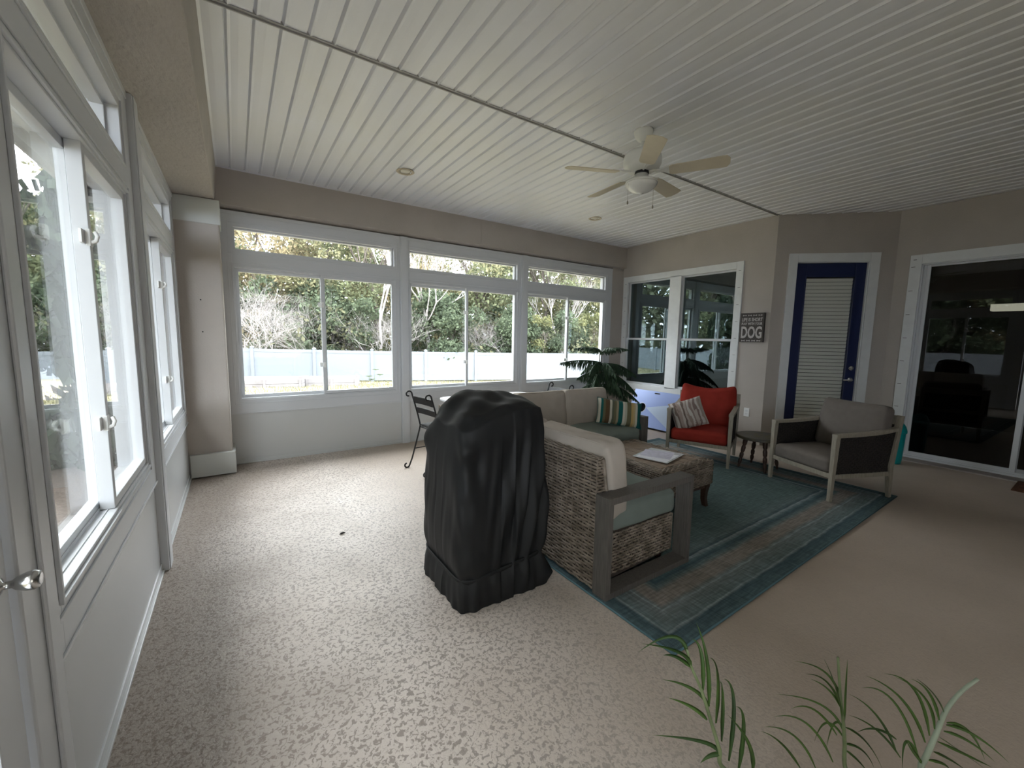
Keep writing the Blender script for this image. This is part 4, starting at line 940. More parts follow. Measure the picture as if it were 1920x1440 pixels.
# ------------------------------------------------------------------ the palm in front
FR = [([(1.035,0.483,0.273),(1.024,0.498,0.327),(1.009,0.517,0.398),(0.991,0.541,0.485),(0.971,0.564,0.55),(0.964,0.574,0.594)],0.011,[[(0.971,0.563,0.545),(0.927,0.574,0.601),(0.827,0.615,0.641)],[(0.966,0.571,0.577),(0.941,0.604,0.62),(0.872,0.657,0.569)],[(0.971,0.563,0.545),(0.933,0.583,0.578),(0.895,0.597,0.591)],[(1.006,0.526,0.447),(1.021,0.549,0.556),(1.018,0.585,0.643)],[(0.995,0.539,0.485),(1.011,0.56,0.571),(1.01,0.589,0.594)],[(1.019,0.511,0.398),(0.992,0.503,0.555),(0.935,0.496,0.638)],[(1.03,0.497,0.349),(0.998,0.487,0.507),(0.942,0.471,0.588)],[(1.043,0.481,0.298),(1.098,0.507,0.426),(1.123,0.55,0.447)],[(1.063,0.464,0.273),(1.061,0.461,0.417),(1.025,0.466,0.481)],[(1.095,0.443,0.274),(1.068,0.447,0.366),(1.001,0.473,0.464)],[(1.007,0.525,0.442),(1.015,0.584,0.445),(1.003,0.668,0.414)],[(1.0,0.525,0.406),(0.967,0.553,0.439),(0.92,0.59,0.46)],[(1.019,0.5,0.319),(1.018,0.545,0.312),(0.942,0.649,0.283)],[(1.024,0.496,0.315),(1.003,0.512,0.308),(0.983,0.525,0.286)]]),([(1.421,0.331,0.175),(1.422,0.342,0.252),(1.421,0.35,0.312),(1.418,0.361,0.377),(1.418,0.379,0.503)],0.007,[[(1.418,0.359,0.366),(1.409,0.398,0.44),(1.354,0.464,0.458)],[(1.418,0.359,0.36),(1.352,0.38,0.455),(1.263,0.402,0.506)],[(1.42,0.356,0.348),(1.411,0.389,0.392),(1.392,0.431,0.406)],[(1.42,0.348,0.288),(1.415,0.406,0.329),(1.358,0.503,0.315)],[(1.404,0.357,0.276),(1.36,0.404,0.343),(1.314,0.444,0.338)],[(1.39,0.355,0.198),(1.362,0.42,0.284),(1.318,0.49,0.269)],[(1.347,0.382,0.18),(1.322,0.435,0.253),(1.277,0.497,0.252)],[(1.31,0.407,0.18),(1.227,0.43,0.287),(1.133,0.447,0.365)],[(1.425,0.346,0.3),(1.51,0.316,0.23),(1.593,0.289,0.115)],[(1.418,0.344,0.252),(1.478,0.316,0.222),(1.527,0.294,0.153)],[(1.423,0.349,0.312),(1.413,0.352,0.42),(1.4,0.352,0.523)],[(1.42,0.352,0.324),(1.357,0.362,0.454),(1.277,0.369,0.567)],[(1.422,0.343,0.264),(1.428,0.39,0.274),(1.45,0.421,0.17)],[(1.422,0.339,0.234),(1.453,0.317,0.203),(1.479,0.297,0.166)],[(1.425,0.345,0.288),(1.431,0.372,0.287),(1.444,0.388,0.183)],[(1.556,0.247,0.213),(1.552,0.306,0.256),(1.546,0.371,0.252)],[(1.548,0.259,0.267),(1.532,0.302,0.272),(1.524,0.34,0.232)],[(1.546,0.255,0.231),(1.56,0.311,0.296),(1.563,0.379,0.309)]]),([(1.336,0.175,0.385),(1.346,0.172,0.415),(1.37,0.164,0.47),(1.393,0.156,0.53),(1.425,0.141,0.575),(1.462,0.121,0.608)],0.007,[[(1.348,0.176,0.452),(1.3,0.216,0.558),(1.219,0.27,0.622)],[(1.33,0.185,0.429),(1.331,0.239,0.523),(1.319,0.297,0.518)],[(1.357,0.172,0.469),(1.332,0.203,0.579),(1.27,0.248,0.619)],[(1.368,0.167,0.485),(1.414,0.199,0.523),(1.43,0.259,0.525)],[(1.378,0.163,0.507),(1.417,0.192,0.539),(1.45,0.231,0.53)],[(1.389,0.158,0.525),(1.322,0.171,0.599),(1.234,0.187,0.669)],[(1.392,0.152,0.495),(1.403,0.107,0.501),(1.41,0.053,0.476)],[(1.387,0.154,0.48),(1.402,0.115,0.479),(1.409,0.072,0.46)],[(1.378,0.158,0.465),(1.485,0.136,0.386),(1.626,0.102,0.28)],[(1.373,0.159,0.455),(1.431,0.114,0.423),(1.474,0.079,0.399)],[(1.364,0.162,0.43),(1.42,0.141,0.394),(1.482,0.118,0.347)],[(1.394,0.152,0.5),(1.415,0.118,0.495),(1.417,0.088,0.446)],[(1.35,0.169,0.41),(1.39,0.146,0.395),(1.411,0.137,0.369)],[(1.337,0.176,0.4),(1.302,0.2,0.46),(1.279,0.197,0.399)],[(1.341,0.173,0.4),(1.308,0.188,0.439),(1.279,0.198,0.48)]])]
pm = tag(empty('potted_palm', (1.22, .14, 0)), 'feathery green palm fronds rising from a pot near the viewer', 'potted palm')
PO = Vector((1.22, .14, 0))
m_ = MB(); m_.lathe([(.085, 0), (.09, .005), (.115, .20), (.125, .205), (.125, .225), (.108, .225), (.104, .19)], n=30, close=False); m_.build('pot', terracotta, pm, smooth=True)
m_ = MB(); m_.lathe([(.001, .185), (.105, .185)], n=24, close=False); m_.build('soil', soil, pm)
EYE = Vector((0, 0, 1.415))
for fi, (stem, wdt, leaves) in enumerate(FR):
    root_pt = Vector(((-.04, .02, .05)[fi], (.03, .03, -.02)[fi], .185))
    pts = spline([root_pt, root_pt.lerp(Vector(stem[0]) - PO, .55) + Vector((0, 0, .02))] + [Vector(p) - PO for p in stem], 6); k_ = len(pts)
    fr = MB(); fr.tube(pts, [(.0065 if fi == 2 else .0055) * (1 - .65 * i / k_) + .0012 for i in range(k_)], 8); fo = fr.build('frond', palm_pale if fi == 2 else palm_stem, pm, smooth=True)
    for lf_ in leaves:
        c = bez([Vector(p) - PO for p in lf_], 12); m_ = MB(); vv = []; n = len(c); bend = random.uniform(-.35, .35)
        wv = None
        for i, p in enumerate(c):
            tg = (c[min(i + 1, n - 1)] - c[max(i - 1, 0)]).normalized(); vw = (EYE - PO - p).normalized()
            sd = tg.cross(vw + Vector((bend, -bend, .35))).normalized()
            up = sd.cross(tg).normalized(); t = i / (n - 1); w_ = wdt * .50 * (min(1, .35 + t * 4) * (1 - t ** 2.2) + .03)
            vv += [p - sd * w_ + up * w_ * .35, p, p + sd * w_ + up * w_ * .35, p - up * .0006]
        ff = []
        for i in range(n - 1):
            a = i * 4; b = a + 4; ff += [(a, a + 1, b + 1, b), (a + 1, a + 2, b + 2, b + 1), (a, b, b + 3, a + 3), (a + 3, b + 3, b + 2, a + 2)]
        m_.add(vv, ff); m_.build('leaflet', palm_leaf, fo, smooth=True, fix=False)
# ------------------------------------------------------------------ the yard
F0 = Vector((.56, 20.9)); FD = Vector((.954, -.30)).normalized(); FN = Vector((.30, .954)).normalized(); SP = 2.44
def ground(x, y):
    k = max(0, y - 5.4); return -.15 - .0323 * k - .0018 * max(-8, x) * k - (.02 * max(0, -x - .5) if y < 18 else .02 * max(0, -x - .5) * max(0, 1 - (y - 18) / 3))
gx = np.linspace(-30, 46, 77); gy = np.linspace(-14, 60, 75)
vs = [(x, y, ground(x, y) + (-1.2 if 0 else 0)) for y in gy for x in gx]; W = len(gx)
fs = [(j * W + i, j * W + i + 1, (j + 1) * W + i + 1, (j + 1) * W + i) for j in range(len(gy) - 1) for i in range(W - 1) if not (-.6 < gx[i] + .5 < 10.6 and -2.7 < gy[j] + .5 < 5.3)]
m, t, o_ = nt('dormant_lawn'); b = N(t, 'ShaderNodeBsdfPrincipled'); b.inputs['Roughness'].default_value = 1; b.inputs['Specular IOR Level'].default_value = .1; L(t, b.outputs[0], o_.inputs[0])
tc = N(t, 'ShaderNodeTexCoord'); n1 = N(t, 'ShaderNodeTexNoise'); n1.inputs['Scale'].default_value = .8; n1.inputs['Detail'].default_value = 8; n1.inputs['Roughness'].default_value = .75; L(t, tc.outputs['Object'], n1.inputs['Vector'])
r = ramp(t, [(.36, (.15, .155, .09)), (.50, (.235, .21, .14)), (.62, (.30, .25, .20))]); L(t, n1.outputs[0], r.inputs[0]); L(t, r.outputs[0], b.inputs['Base Color'])
m_ = MB(); m_.add(vs, fs); struct(m_.build('floor_lawn', m, smooth=True, fix=False))
m_ = MB(); m_.box(-5.6, -.62, 1.2, 6.5, -.30, -.125); struct(m_.build('floor_added_mulch', M('added_mulch', (.07, .052, .042), .95, var=.5, vscale=30, bump=.8, bscale=40, bdist=.02)))  # dark bed added to tone down bright ground and its bounced light
def fence(p0, d, nn0, nn1, zf, label, gap=()):
    root = tag(empty('vinyl_fence', (p0.x, p0.y, zf(p0))), label, 'fence', 'white vinyl fence round the yard')
    nrm = Vector((-d.y, d.x))
    for n in range(nn0, nn1):
        a = p0 + d * SP * n; b_ = p0 + d * SP * (n + 1); za, zb = zf(a), zf(b_)
        R0 = Vector(root.location)
        def P(s, off, h): q = a.lerp(b_, s) + nrm * off; return (q.x - R0.x, q.y - R0.y, za + (zb - za) * s + h - R0.z)
        m_ = MB()
        def slab(s0, s1, o1, h0, h1): m_.hexa([P(s0, -o1, h0), P(s1, -o1, h0), P(s1, o1, h0), P(s0, o1, h0)], [P(s0, -o1, h1), P(s1, -o1, h1), P(s1, o1, h1), P(s0, o1, h1)])
        slab(0, 1, .02, 1.30, 1.43); slab(0, 1, .02, .06, .20); slab(0, 1, .008, .20, 1.30)
        for k in range(1, 14): slab(k / 14 - .0015, k / 14 + .0015, .0105, .20, 1.30)
        m_.build('panel', fence_m, root)
        m_ = MB(); q = lambda s, h: [P(0, -s, h), P(0, -s, h), P(0, s, h), P(0, s, h)]
        def sq(s, h): c = a; z = za + h - R0.z; return [(c.x + d.x * i * s + nrm.x * j * s - R0.x, c.y + d.y * i * s + nrm.y * j * s - R0.y, z) for i, j in ((-1, -1), (1, -1), (1, 1), (-1, 1))]
        m_.hexa(sq(.064, -.1), sq(.064, 1.48)); m_.hexa(sq(.078, 1.48), sq(.078, 1.50)); m_.hexa(sq(.078, 1.50), sq(.01, 1.545)); m_.build('post', fence_m, root)
    return root
gz = lambda p: ground(p.x, p.y)
fence(F0, FD, -5, 13, gz, 'long white vinyl fence running in front of the woods beyond the windows')
PL = F0 + FD * SP * -5
fence(PL, Vector((0, -1)), 0, 12, gz, 'white vinyl fence running along the side of the yard past the left windows')

# garden beds of weathered boards
def bed(n, off, L_, wd, label):
    c = F0 + FD * SP * n - FN * off; z = ground(c.x, c.y)
    r = tag(empty('raised_garden_bed', (c.x, c.y, z), math.atan2(FD.y, FD.x)), label, 'garden bed', 'weathered raised beds by the fence')
    for nm, bx in (('front_board', (-L_ / 2, L_ / 2, -wd / 2, -wd / 2 + .04)), ('rear_board', (-L_ / 2, L_ / 2, wd / 2 - .04, wd / 2)), ('end_board', (-L_ / 2, -L_ / 2 + .04, -wd / 2 + .04, wd / 2 - .04)), ('end_board', (L_ / 2 - .04, L_ / 2, -wd / 2 + .04, wd / 2 - .04))):
        m_ = MB(); m_.box(*bx, -.03, .145); m_.box(*bx, .155, .32); m_.build(nm, bed_m, r)
    for x in (-L_ / 2 + .06, 0, L_ / 2 - .06):
        m_ = MB(); m_.box(x - .04, x + .04, -wd / 2 - .035, -wd / 2, -.03, .33); m_.build('corner_stake', bed_m, r)
    m_ = MB(); m_.box(-L_ / 2 + .04, L_ / 2 - .04, -wd / 2 + .04, wd / 2 - .04, .10, .16); m_.build('soil', M('bed_soil', (.28, .22, .17), .95), r)
bed(.52, 2.6, 2.5, 1.3, 'weathered raised bed nearer the corner column, end to end with its twin')
bed(1.42, 2.1, 1.9, 1.2, 'weathered raised bed on the far side of the window mullion, right after its twin')

def quads(P, Nn, S, asp=1.0):
    n = len(P); a = RNG.normal(size=(n, 3)); u = np.cross(Nn, a); u /= np.linalg.norm(u, axis=1)[:, None] + 1e-9; v = np.cross(Nn, u); v /= np.linalg.norm(v, axis=1)[:, None] + 1e-9
    S = S[:, None]; q = np.stack([P - u * S * .5, P - v * S * .28 * asp, P + u * S * .5, P + v * S * .28 * asp], 1).reshape(-1, 3)
    return q
def mesh_np(name, q, mat):
    n = len(q) // 4; me = bpy.data.meshes.new(name); me.vertices.add(4 * n); me.vertices.foreach_set('co', q.astype(np.float32).ravel()); me.loops.add(4 * n); me.loops.foreach_set('vertex_index', np.arange(4 * n, dtype=np.int32)); me.polygons.add(n)
    me.polygons.foreach_set('loop_start', np.arange(0, 4 * n, 4, dtype=np.int32)); me.polygons.foreach_set('loop_total', np.full(n, 4, dtype=np.int32)); me.update(calc_edges=True); me.validate(); me.materials.append(mat); return me
def blobs_leaves(blobs, n, size, asp=1.0):
    vol = np.array([b[3] * b[4] * b[5] for b in blobs]) ** .67; pr = vol / vol.sum(); idx = RNG.choice(len(blobs), n, p=pr); B = np.array(blobs)[idx]
    d = RNG.normal(size=(n, 3)); d /= np.linalg.norm(d, axis=1)[:, None]; rad = RNG.uniform(.55, 1.05, n)[:, None]
    P = B[:, :3] + d * B[:, 3:6] * rad; P += RNG.normal(size=(n, 3)) * .08
    Nn = RNG.normal(size=(n, 3)) + d * .6
    return quads(P, Nn, RNG.uniform(.6, 1.3, n) * size, asp)
def crown(seed, h0, h1, R, k):
    rn = random.Random(seed); out = []
    for i in range(k):
        z = rn.uniform(h0, h1); rr = R * (1 - .45 * ((z - (h0 + h1) / 2) / ((h1 - h0) / 2)) ** 2); a = rn.uniform(0, 2 * PI); q = rr * math.sqrt(rn.random()) * .9
        s = rn.uniform(.5, 1.15) * R * .36; out.append((q * math.cos(a), q * math.sin(a), z, s, s, s * .75))
    return out
def branches(m_, p, d, ln, r, depth, rn, spread=.5, up=.15, tips=None, mn=2):
    q = p; pts = [p]
    for i in range(3):
        d = (d + Vector((rn.uniform(-.16, .16), rn.uniform(-.16, .16), rn.uniform(-.06, .12)))).normalized(); q = q + d * ln / 3; pts.append(q)
    m_.tube(pts, [r, r * .9, r * .8, r * .68], 5 if r > .02 else 4, close=False)
    if depth == 0: return
    for k in range(rn.choice((mn, mn + 1, 3))):
        nd = (d + Vector((rn.uniform(-1, 1), rn.uniform(-1, 1), rn.uniform(-.5, .8) + up)) * spread).normalized(); s = rn.uniform(.35, 1); st = pts[1].lerp(pts[3], s)
        branches(m_, st, nd, ln * rn.uniform(.6, .85), r * .6, depth - 1, rn, spread * 1.06, up, tips, mn)
LG = leaf_mat('oak_leaves', (.24, .26, .15), (.085, .10, .065)); LO = leaf_mat('olive_leaves', (.29, .275, .16), (.12, .125, .08)); LD = leaf_mat('dark_leaves', (.15, .185, .12), (.055, .07, .05)); LY = leaf_mat('yellow_leaves', (.30, .30, .15), (.12, .135, .075)); LT = leaf_mat('tan_leaves', (.36, .30, .18), (.14, .12, .08))
bark_o = M('oak_bark', (.17, .14, .125), .9, var=.35, vscale=3)
def proto_leafy(seed, h, R, n, size, mat, trunk=.22, low=.18, k=26):
    rn = random.Random(seed); m_ = MB(); branches(m_, Vector((0, 0, -.3)), Vector((.05, 0, 1)), h * .34, trunk, 4, rn, .62, .25)
    me1 = m_.build('trunk', bark_o); q = blobs_leaves(crown(seed, h * low, h * .92, R, k), n, size); me2 = mesh_np('foliage', q, mat); d1 = me1.data; bpy.data.objects.remove(me1); return (d1, me2)
def proto_bare(seed, h, r, depth, spread, mat):
    rn = random.Random(seed); m_ = MB(); branches(m_, Vector((0, 0, -.3)), Vector((.06, .02, 1)), h * .36, r, depth, rn, spread, .35, None, 2); o = m_.build('trunk', mat, fix=False); d = o.data; bpy.data.objects.remove(o); return (d, None)
def proto_shrub(seed, h, mat):
    rn = random.Random(seed); m_ = MB()
    for k in range(15): branches(m_, Vector((rn.uniform(-.9, .9), rn.uniform(-.6, .6), -.1)), Vector((rn.uniform(-.7, .7), rn.uniform(-.7, .7), 1)).normalized(), h * .33, .020, 4, rn, .95, .0, None, 2)
    o = m_.build('twigs', mat, fix=False); d = o.data; bpy.data.objects.remove(o); return (d, None)
def proto_palmetto(seed):
    rn = random.Random(seed); m_ = MB()
    for k in range(11):
        a = rn.uniform(0, 2 * PI); el = rn.uniform(.25, 1.2); ln = rn.uniform(.8, 1.5); d = Vector((math.cos(a) * math.cos(el), math.sin(a) * math.cos(el), math.sin(el))); b0 = Vector((0, 0, .3)); e = b0 + d * ln; m_.tube([b0, e], .012, 4)
        s = d.orthogonal().normalized()
        for i in range(17):
            th = -1.5 + 3.0 * i / 16; u = (d * math.cos(th) + s * math.sin(th)); tip = e + u * .8 + Vector((0, 0, -.22)); w = d.cross(s) * .0 + (d * -math.sin(th) + s * math.cos(th)) * .03
            m_.add([e - w * .3, e + u * .4 - w, tip, e + u * .4 + w, e + w * .3], [(0, 1, 2, 3, 4)])
    o = m_.build('fronds', LD, fix=False); d = o.data; bpy.data.objects.remove(o); return (d, None)
PR = {'green': proto_leafy(1, 11, 3.6, 11000, .22, LG), 'olive': proto_leafy(2, 10.5, 3.3, 10000, .20, LO, .17, .12), 'dark': proto_leafy(3, 5.2, 2.5, 9000, .20, LD, .10, .08, 22), 'canopy': proto_leafy(10, 11, 3.8, 11000, .26, LG, .2, .34), 'cedar': proto_leafy(9, 5.2, 2.2, 12000, .36, leaf_mat('cedar_leaves', (.050, .066, .045), (.014, .022, .016), .15), .10, .02, 30), 'yellow': proto_leafy(4, 5.4, 1.4, 2600, .16, LY, .07, .35, 10), 'tan': proto_leafy(6, 9.5, 3.0, 7000, .19, LT, .15, .2, 22),
      'bare': proto_bare(5, 8.6, .11, 6, .50, pale_bark), 'bare2': proto_bare(12, 9.5, .09, 6, .42, pale_bark), 'shrub': proto_shrub(7, 5.2, pale_bark), 'palmetto': proto_palmetto(8)}
NM = {'cedar': 'evergreen_shrub', 'canopy': 'added_shade_tree', 'green': 'leafy_tree', 'olive': 'olive_tree', 'dark': 'evergreen_bush', 'yellow': 'yellow_bush', 'tan': 'tan_tree', 'bare': 'bare_tree', 'bare2': 'bare_tree', 'shrub': 'twiggy_shrub', 'palmetto': 'palmetto'}
PNAME = {'shrub': 'twigs', 'palmetto': 'fronds'}
def plant(kind, n, off, rz, s, label, cat='tree', xy=None, group='plants of the woods beyond the fence'):
    c = Vector(xy) if xy else F0 + FD * SP * n + FN * off; d1, d2 = PR[kind]
    r = tag(empty(NM[kind], (c.x, c.y, ground(c.x, c.y)), rz), label, cat, group); r.scale = s if isinstance(s, tuple) else (s, s, s)
    o = bpy.data.objects.new(PNAME.get(kind, 'trunk'), d1); COL.objects.link(o); o.parent = r
    if d2: o = bpy.data.objects.new('foliage', d2); COL.objects.link(o); o.parent = r
    return r
plant('shrub', -.1, 1.9, 0, 1.15, 'pale grey twiggy shrub behind the fence at the column end of the first window', 'shrub')
plant('shrub', .8, 2.3, 1.9, 1.0, 'pale twiggy shrub with silvery stems by the first window mullion', 'shrub')
plant('shrub', 2.35, 2.0, 3.9, .95, 'grey twiggy shrub behind the fence beside the slim forked bare tree', 'shrub')
plant('shrub', 4.6, 2.4, 2.2, .9, 'grey twiggy shrub between the two middle oaks beyond the second window', 'shrub')
plant('tan', -.4, 5.2, .4, 1.05, 'tan and orange leaved tree showing in the first transom window')
plant('green', -1.8, 6.0, 2.4, 1.0, 'green tree beyond the fence hidden mostly by the corner column')
plant('dark', .35, 3.2, 0, 1.0, 'dark green bush over the fence under the pale twigs of the first window', 'bush')
plant('olive', .9, 5.4, .9, .98, 'olive green tree filling the left pane of the first window')
plant('green', 1.9, 6.0, 3.1, .92, 'green tree in the right pane of the first window')
plant('dark', 1.7, 2.8, 2.1, .82, 'dark low bush over the fence in the right pane of the first window', 'bush')
plant('bare2', 2.15, 1.5, 1.0, .95, 'slim forked bare tree with pale bark at the right edge of the first window')
plant('bare', 3.08, 1.6, .3, 1.0, 'tall bare tree with pale branching trunk in the left pane of the second window')
plant('tan', 2.9, 5.5, 2.0, .85, 'bare looking tan tree behind the pale branching trunk')
plant('dark', 3.5, 2.7, 4.0, .95, 'thick dark evergreen bush in the second window beside the pale trunk', 'bush')
plant('palmetto', 2.85, 2.2, 0, .75, 'palmetto fronds spreading over the fence below the pale trunk', 'palmetto')
plant('palmetto', 4.35, 2.0, 2.0, .75, 'palmetto fronds over the fence in the right pane of the second window', 'palmetto')
plant('olive', 4.2, 5.2, 4.2, .95, 'grey green oak in the right pane of the second window')
plant('green', 5.0, 5.8, 1.2, 1.0, 'broad green oak between the second and third window')
plant('dark', 4.9, 2.9, 5.1, .85, 'dark undergrowth bush by the post of the third window', 'bush')
plant('green', 6.2, 5.0, 5.2, .88, 'green oak in the left pane of the third window')
plant('yellow', 5.75, 2.6, 0, .72, 'yellow leaved sapling in the left pane of the third window', 'sapling')
plant('bare', 6.5, 3.0, 2.6, .85, 'dark limbed bare tree in the transom of the third window')
plant('yellow', 7.2, 3.4, 2.0, .8, 'yellow green sapling in the right pane of the third window', 'sapling')
plant('olive', 7.4, 5.4, 0, .92, 'olive oak behind the potted pine in the third window')
plant('dark', 6.5, 2.7, 1.1, .8, 'dark undergrowth bush in the third window', 'bush')
plant('green', 8.8, 6, 2, 1.0, 'green oak beyond the right end of the windows')
plant('dark', -1.5, 3.4, 1.1, 1.0, 'dark bush beyond the fence behind the corner column', 'bush')
plant('olive', -3.2, 5.4, 3.3, 1.0, 'olive tree beyond the fence corner seen through the left windows')
SG = 'plants beyond the side fence'
for k, (kd, y, s, lb) in enumerate((('green', 16, .95, 'green tree beyond the side fence near its far corner'), ('olive', 11.5, .9, 'olive tree beyond the side fence, second from the corner'), ('green', 7, 1.0, 'green tree mirrored in the sliding glass'), ('tan', 3.2, .9, 'tan tree beyond the side fence level with the porch door'), ('dark', 9, 1.1, 'dark bush behind the side fence'), ('olive', -1, .95, 'olive tree beyond the side fence nearest the viewer'), ('dark', 5, 1.1, 'dark bush behind the side fence mirrored in the sliding glass'))):
    plant(kd, 0, 0, k * 1.3, s, lb, 'bush' if kd == 'dark' else 'tree', xy=(PL.x - (4.8 if kd != 'dark' else 2.8), y), group=SG)
for k, (x, y, s, lb) in enumerate(((-1.50, 6.9, (.42, .40, .70), 'dark evergreen outside the left windows, the one next to the porch corner'), (-2.55, 6.7, (.42, .40, .80), 'dark evergreen outside the left windows, between two others'), (-3.6, 6.5, (.42, .40, .75), 'dark evergreen outside the left windows, furthest from the porch corner'))):
    plant('cedar', 0, 0, k * 1.7 + .4, s, lb, 'bush', xy=(x, y), group='evergreens outside the left windows')
plant('canopy', 0, 0, 0, .95, 'tall tree with a high crown added to shade the left windows, level with the sofas', xy=(-8.2, 1.0), group='trees added to shade the left windows')  # three high crowns added to block sky light on the left windows
plant('canopy', 0, 0, 2.1, .95, 'tall tree with a high crown added to shade the left windows, beyond the dark evergreens', xy=(-8.6, 7.2), group='trees added to shade the left windows')
plant('canopy', 0, 0, 4.0, .95, 'tall tree with a high crown added to shade the left windows, level with the screen door', xy=(-8.0, -5.0), group='trees added to shade the left windows')
m_ = MB(); m_.box(-3.2, 6.5, -6.7, -6.5, -.4, 4.2); struct(m_.build('wall_added_screen', stucco))  # unseen wall added outside the front bay to dim its bright reflection
# the tangled understorey
P_ = []
nU = 26000; s_ = RNG.uniform(-6 * SP, 14 * SP, nU); of = RNG.uniform(.6, 9, nU); hh = RNG.uniform(0, 1, nU) ** 1.2 * (1.7 + 1.6 * np.sin(s_ * .6) * np.sin(s_ * .23 + 1) + .18 * of)
X = F0.x + FD.x * s_ + FN.x * of; Y = F0.y + FD.y * s_ + FN.y * of; Z = np.array([ground(a, b_) for a, b_ in zip(X, Y)]) + hh
me = mesh_np('undergrowth', quads(np.stack([X, Y, Z], 1), RNG.normal(size=(nU, 3)), RNG.uniform(.14, .34, nU)), leaf_mat('undergrowth_leaves', (.18, .18, .11), (.07, .075, .05)))
o = bpy.data.objects.new('undergrowth', me); COL.objects.link(o); tag(o, 'tangled brush under the trees behind the fence', 'undergrowth', kind='stuff')
# distant wood wall so the far trees are dense
nU = 34000; s_ = RNG.uniform(-9 * SP, 16 * SP, nU); of = RNG.uniform(10, 14, nU); hh = RNG.uniform(0, 1, nU) * (8.6 + 1.5 * np.sin(s_ * .35 + 1) + 1.2 * np.sin(s_ * .9))
X = F0.x + FD.x * s_ + FN.x * of; Y = F0.y + FD.y * s_ + FN.y * of; Z = -1.2 + hh
me = mesh_np('distant_woods', quads(np.stack([X, Y, Z], 1), RNG.normal(size=(nU, 3)), RNG.uniform(.35, .75, nU)), leaf_mat('distant_leaves', (.26, .27, .18), (.10, .11, .08)))
nS = 20000; X2 = RNG.uniform(-18.5, -15.5, nS); Y2 = RNG.uniform(-8, 26, nS); Z2 = -.8 + RNG.uniform(0, 1, nS) * (11.5 + np.sin(Y2 * .5)); q2 = quads(np.stack([X2, Y2, Z2], 1), RNG.normal(size=(nS, 3)), RNG.uniform(.4, .8, nS)); me2 = mesh_np('distant_woods', q2, me.materials[0]); o = bpy.data.objects.new('distant_woods', me2); COL.objects.link(o); tag(o, 'distant foliage beyond the side fence', 'woods', kind='stuff')
o = bpy.data.objects.new('distant_woods', me); COL.objects.link(o); tag(o, 'distant foliage closing the woods beyond the fence', 'woods', kind='stuff')
# lawn blades
nG = 26000; X = RNG.uniform(-10, 22, nG); Y = RNG.uniform(9, 20, nG); Z = np.array([ground(a, b_) for a, b_ in zip(X, Y)]); H_ = RNG.uniform(.03, .10, nG); A = RNG.uniform(0, 6.28, nG); w_ = .012
q = np.stack([np.stack([X - w_ * np.cos(A), Y - w_ * np.sin(A), Z], 1), np.stack([X + w_ * np.cos(A), Y + w_ * np.sin(A), Z], 1), np.stack([X + .03 * np.sin(A) + .003, Y + .03 * np.cos(A), Z + H_], 1), np.stack([X + .03 * np.sin(A) - .003, Y + .03 * np.cos(A), Z + H_], 1)], 1).reshape(-1, 3)
me = mesh_np('grass', q, leaf_mat('grass_blades', (.29, .265, .165), (.175, .18, .10))); o = bpy.data.objects.new('grass', me); COL.objects.link(o); tag(o, 'yellowing lawn grass between porch and fence', 'grass', kind='stuff')
# a young plant standing in the lawn
yp = tag(empty('young_plant', (4.55, 17.0, ground(4.55, 17))), 'small leafy young plant in the lawn beyond the first window', 'plant')
for k, (dx, h) in enumerate(((-.12, .35), (.15, .62), (.32, .40), (-.02, .22))):
    m_ = MB(); m_.tube([(dx * .4, 0, 0), (dx, .02, h)], .008, 5); st = m_.build('stem', palm_stem, yp); m_ = MB()
    for i in range(7):
        a = i * .9 + k; e = Vector((dx + .16 * math.cos(a), .16 * math.sin(a), h + .04)); c = Vector((dx, .02, h)); w = Vector((-math.sin(a), math.cos(a), 0)) * .035; md = (c + e) / 2 + Vector((0, 0, .03)); m_.add([c, md - w, e, md + w], [(0, 1, 2, 3)])
    m_.build('leaf', LD, yp, fix=False)

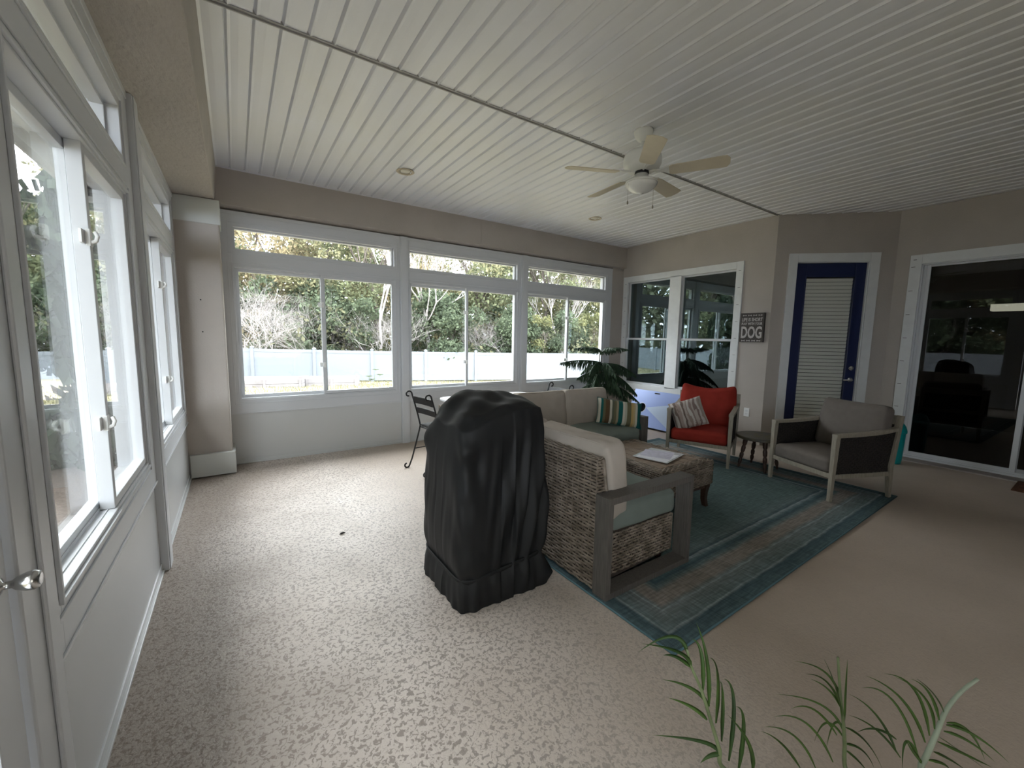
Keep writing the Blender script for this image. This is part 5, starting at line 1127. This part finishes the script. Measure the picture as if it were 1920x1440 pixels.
# ------------------------------------------------------------------ light and camera
w = bpy.data.worlds.new('overcast'); SC.world = w; w.use_nodes = True; t = w.node_tree; bg = t.nodes['Background']
tc = t.nodes.new('ShaderNodeTexCoord'); s = t.nodes.new('ShaderNodeSeparateXYZ'); t.links.new(tc.outputs['Generated'], s.inputs[0])
r = ramp(t, [(0, (.55, .58, .60)), (.5, (.77, .82, .94)), (.62, (.92, .95, 1.0)), (1, (1, 1, 1))]); mr = t.nodes.new('ShaderNodeMapRange'); mr.inputs[1].default_value = -1; mr.inputs[2].default_value = 1
t.links.new(s.outputs[2], mr.inputs[0]); t.links.new(mr.outputs[0], r.inputs[0]); t.links.new(r.outputs[0], bg.inputs[0]); bg.inputs[1].default_value = 1.25
def portal(loc, rot, sx, sy):
    l = bpy.data.lights.new('window_daylight', 'AREA'); l.shape = 'RECTANGLE'; l.size = sx; l.size_y = sy; l.cycles.is_portal = True
    o = bpy.data.objects.new('window_daylight', l); COL.objects.link(o); o.location = loc; o.rotation_euler = rot
for a, b_ in ((-.0, 1.72), (1.88, 3.6), (3.76, 5.49)): portal(((a + b_) / 2, YB + .10, 1.61), (PI / 2, 0, PI) if 0 else (-PI / 2, 0, 0), b_ - a, 1.85)
for a, b_ in ((.0, 1.72),): portal(((a + b_) / 2, Y0 - .10, 1.61), (PI / 2, 0, 0), b_ - a, 1.85)
for a, b_ in ((1.50, 2.86), (3.26, 4.72), (-1.64, .14), (.40, 1.16)): portal((XL - .10, (a + b_) / 2, 1.61), (0, -PI / 2, 0), 1.85, b_ - a)
cam = bpy.data.cameras.new('camera'); co = bpy.data.objects.new('camera', cam); COL.objects.link(co)
yaw, pitch, roll = math.radians(33.88357), math.radians(-6.44563), math.radians(.96274)
cy, sy, cp, sp, cr, sr = math.cos(yaw), math.sin(yaw), math.cos(pitch), math.sin(pitch), math.cos(roll), math.sin(roll)
f = Vector((sy * cp, cy * cp, sp)); r0 = Vector((cy, -sy, 0)); u0 = r0.cross(f); rr = cr * r0 + sr * u0; uu = -sr * r0 + cr * u0
co.matrix_world = Matrix(((rr.x, uu.x, -f.x, 0), (rr.y, uu.y, -f.y, 0), (rr.z, uu.z, -f.z, 1.415), (0, 0, 0, 1)))
cam.sensor_fit = 'HORIZONTAL'; cam.sensor_width = 36; cam.lens = 770.008 / 1920 * 36; cam.clip_start = .05; cam.clip_end = 300
SC.camera = co
SC.view_settings.view_transform = 'Standard'; SC.view_settings.look = 'None'; SC.view_settings.gamma = 1; SC.view_settings.exposure = 3.5; SC.view_settings.use_curve_mapping = False
cyc = SC.cycles; cyc.max_bounces = 9; cyc.diffuse_bounces = 5; cyc.glossy_bounces = 4; cyc.transmission_bounces = 4; cyc.transparent_max_bounces = 24; cyc.sample_clamp_indirect = 6; cyc.use_denoising = True; cyc.caustics_reflective = False; cyc.caustics_refractive = False
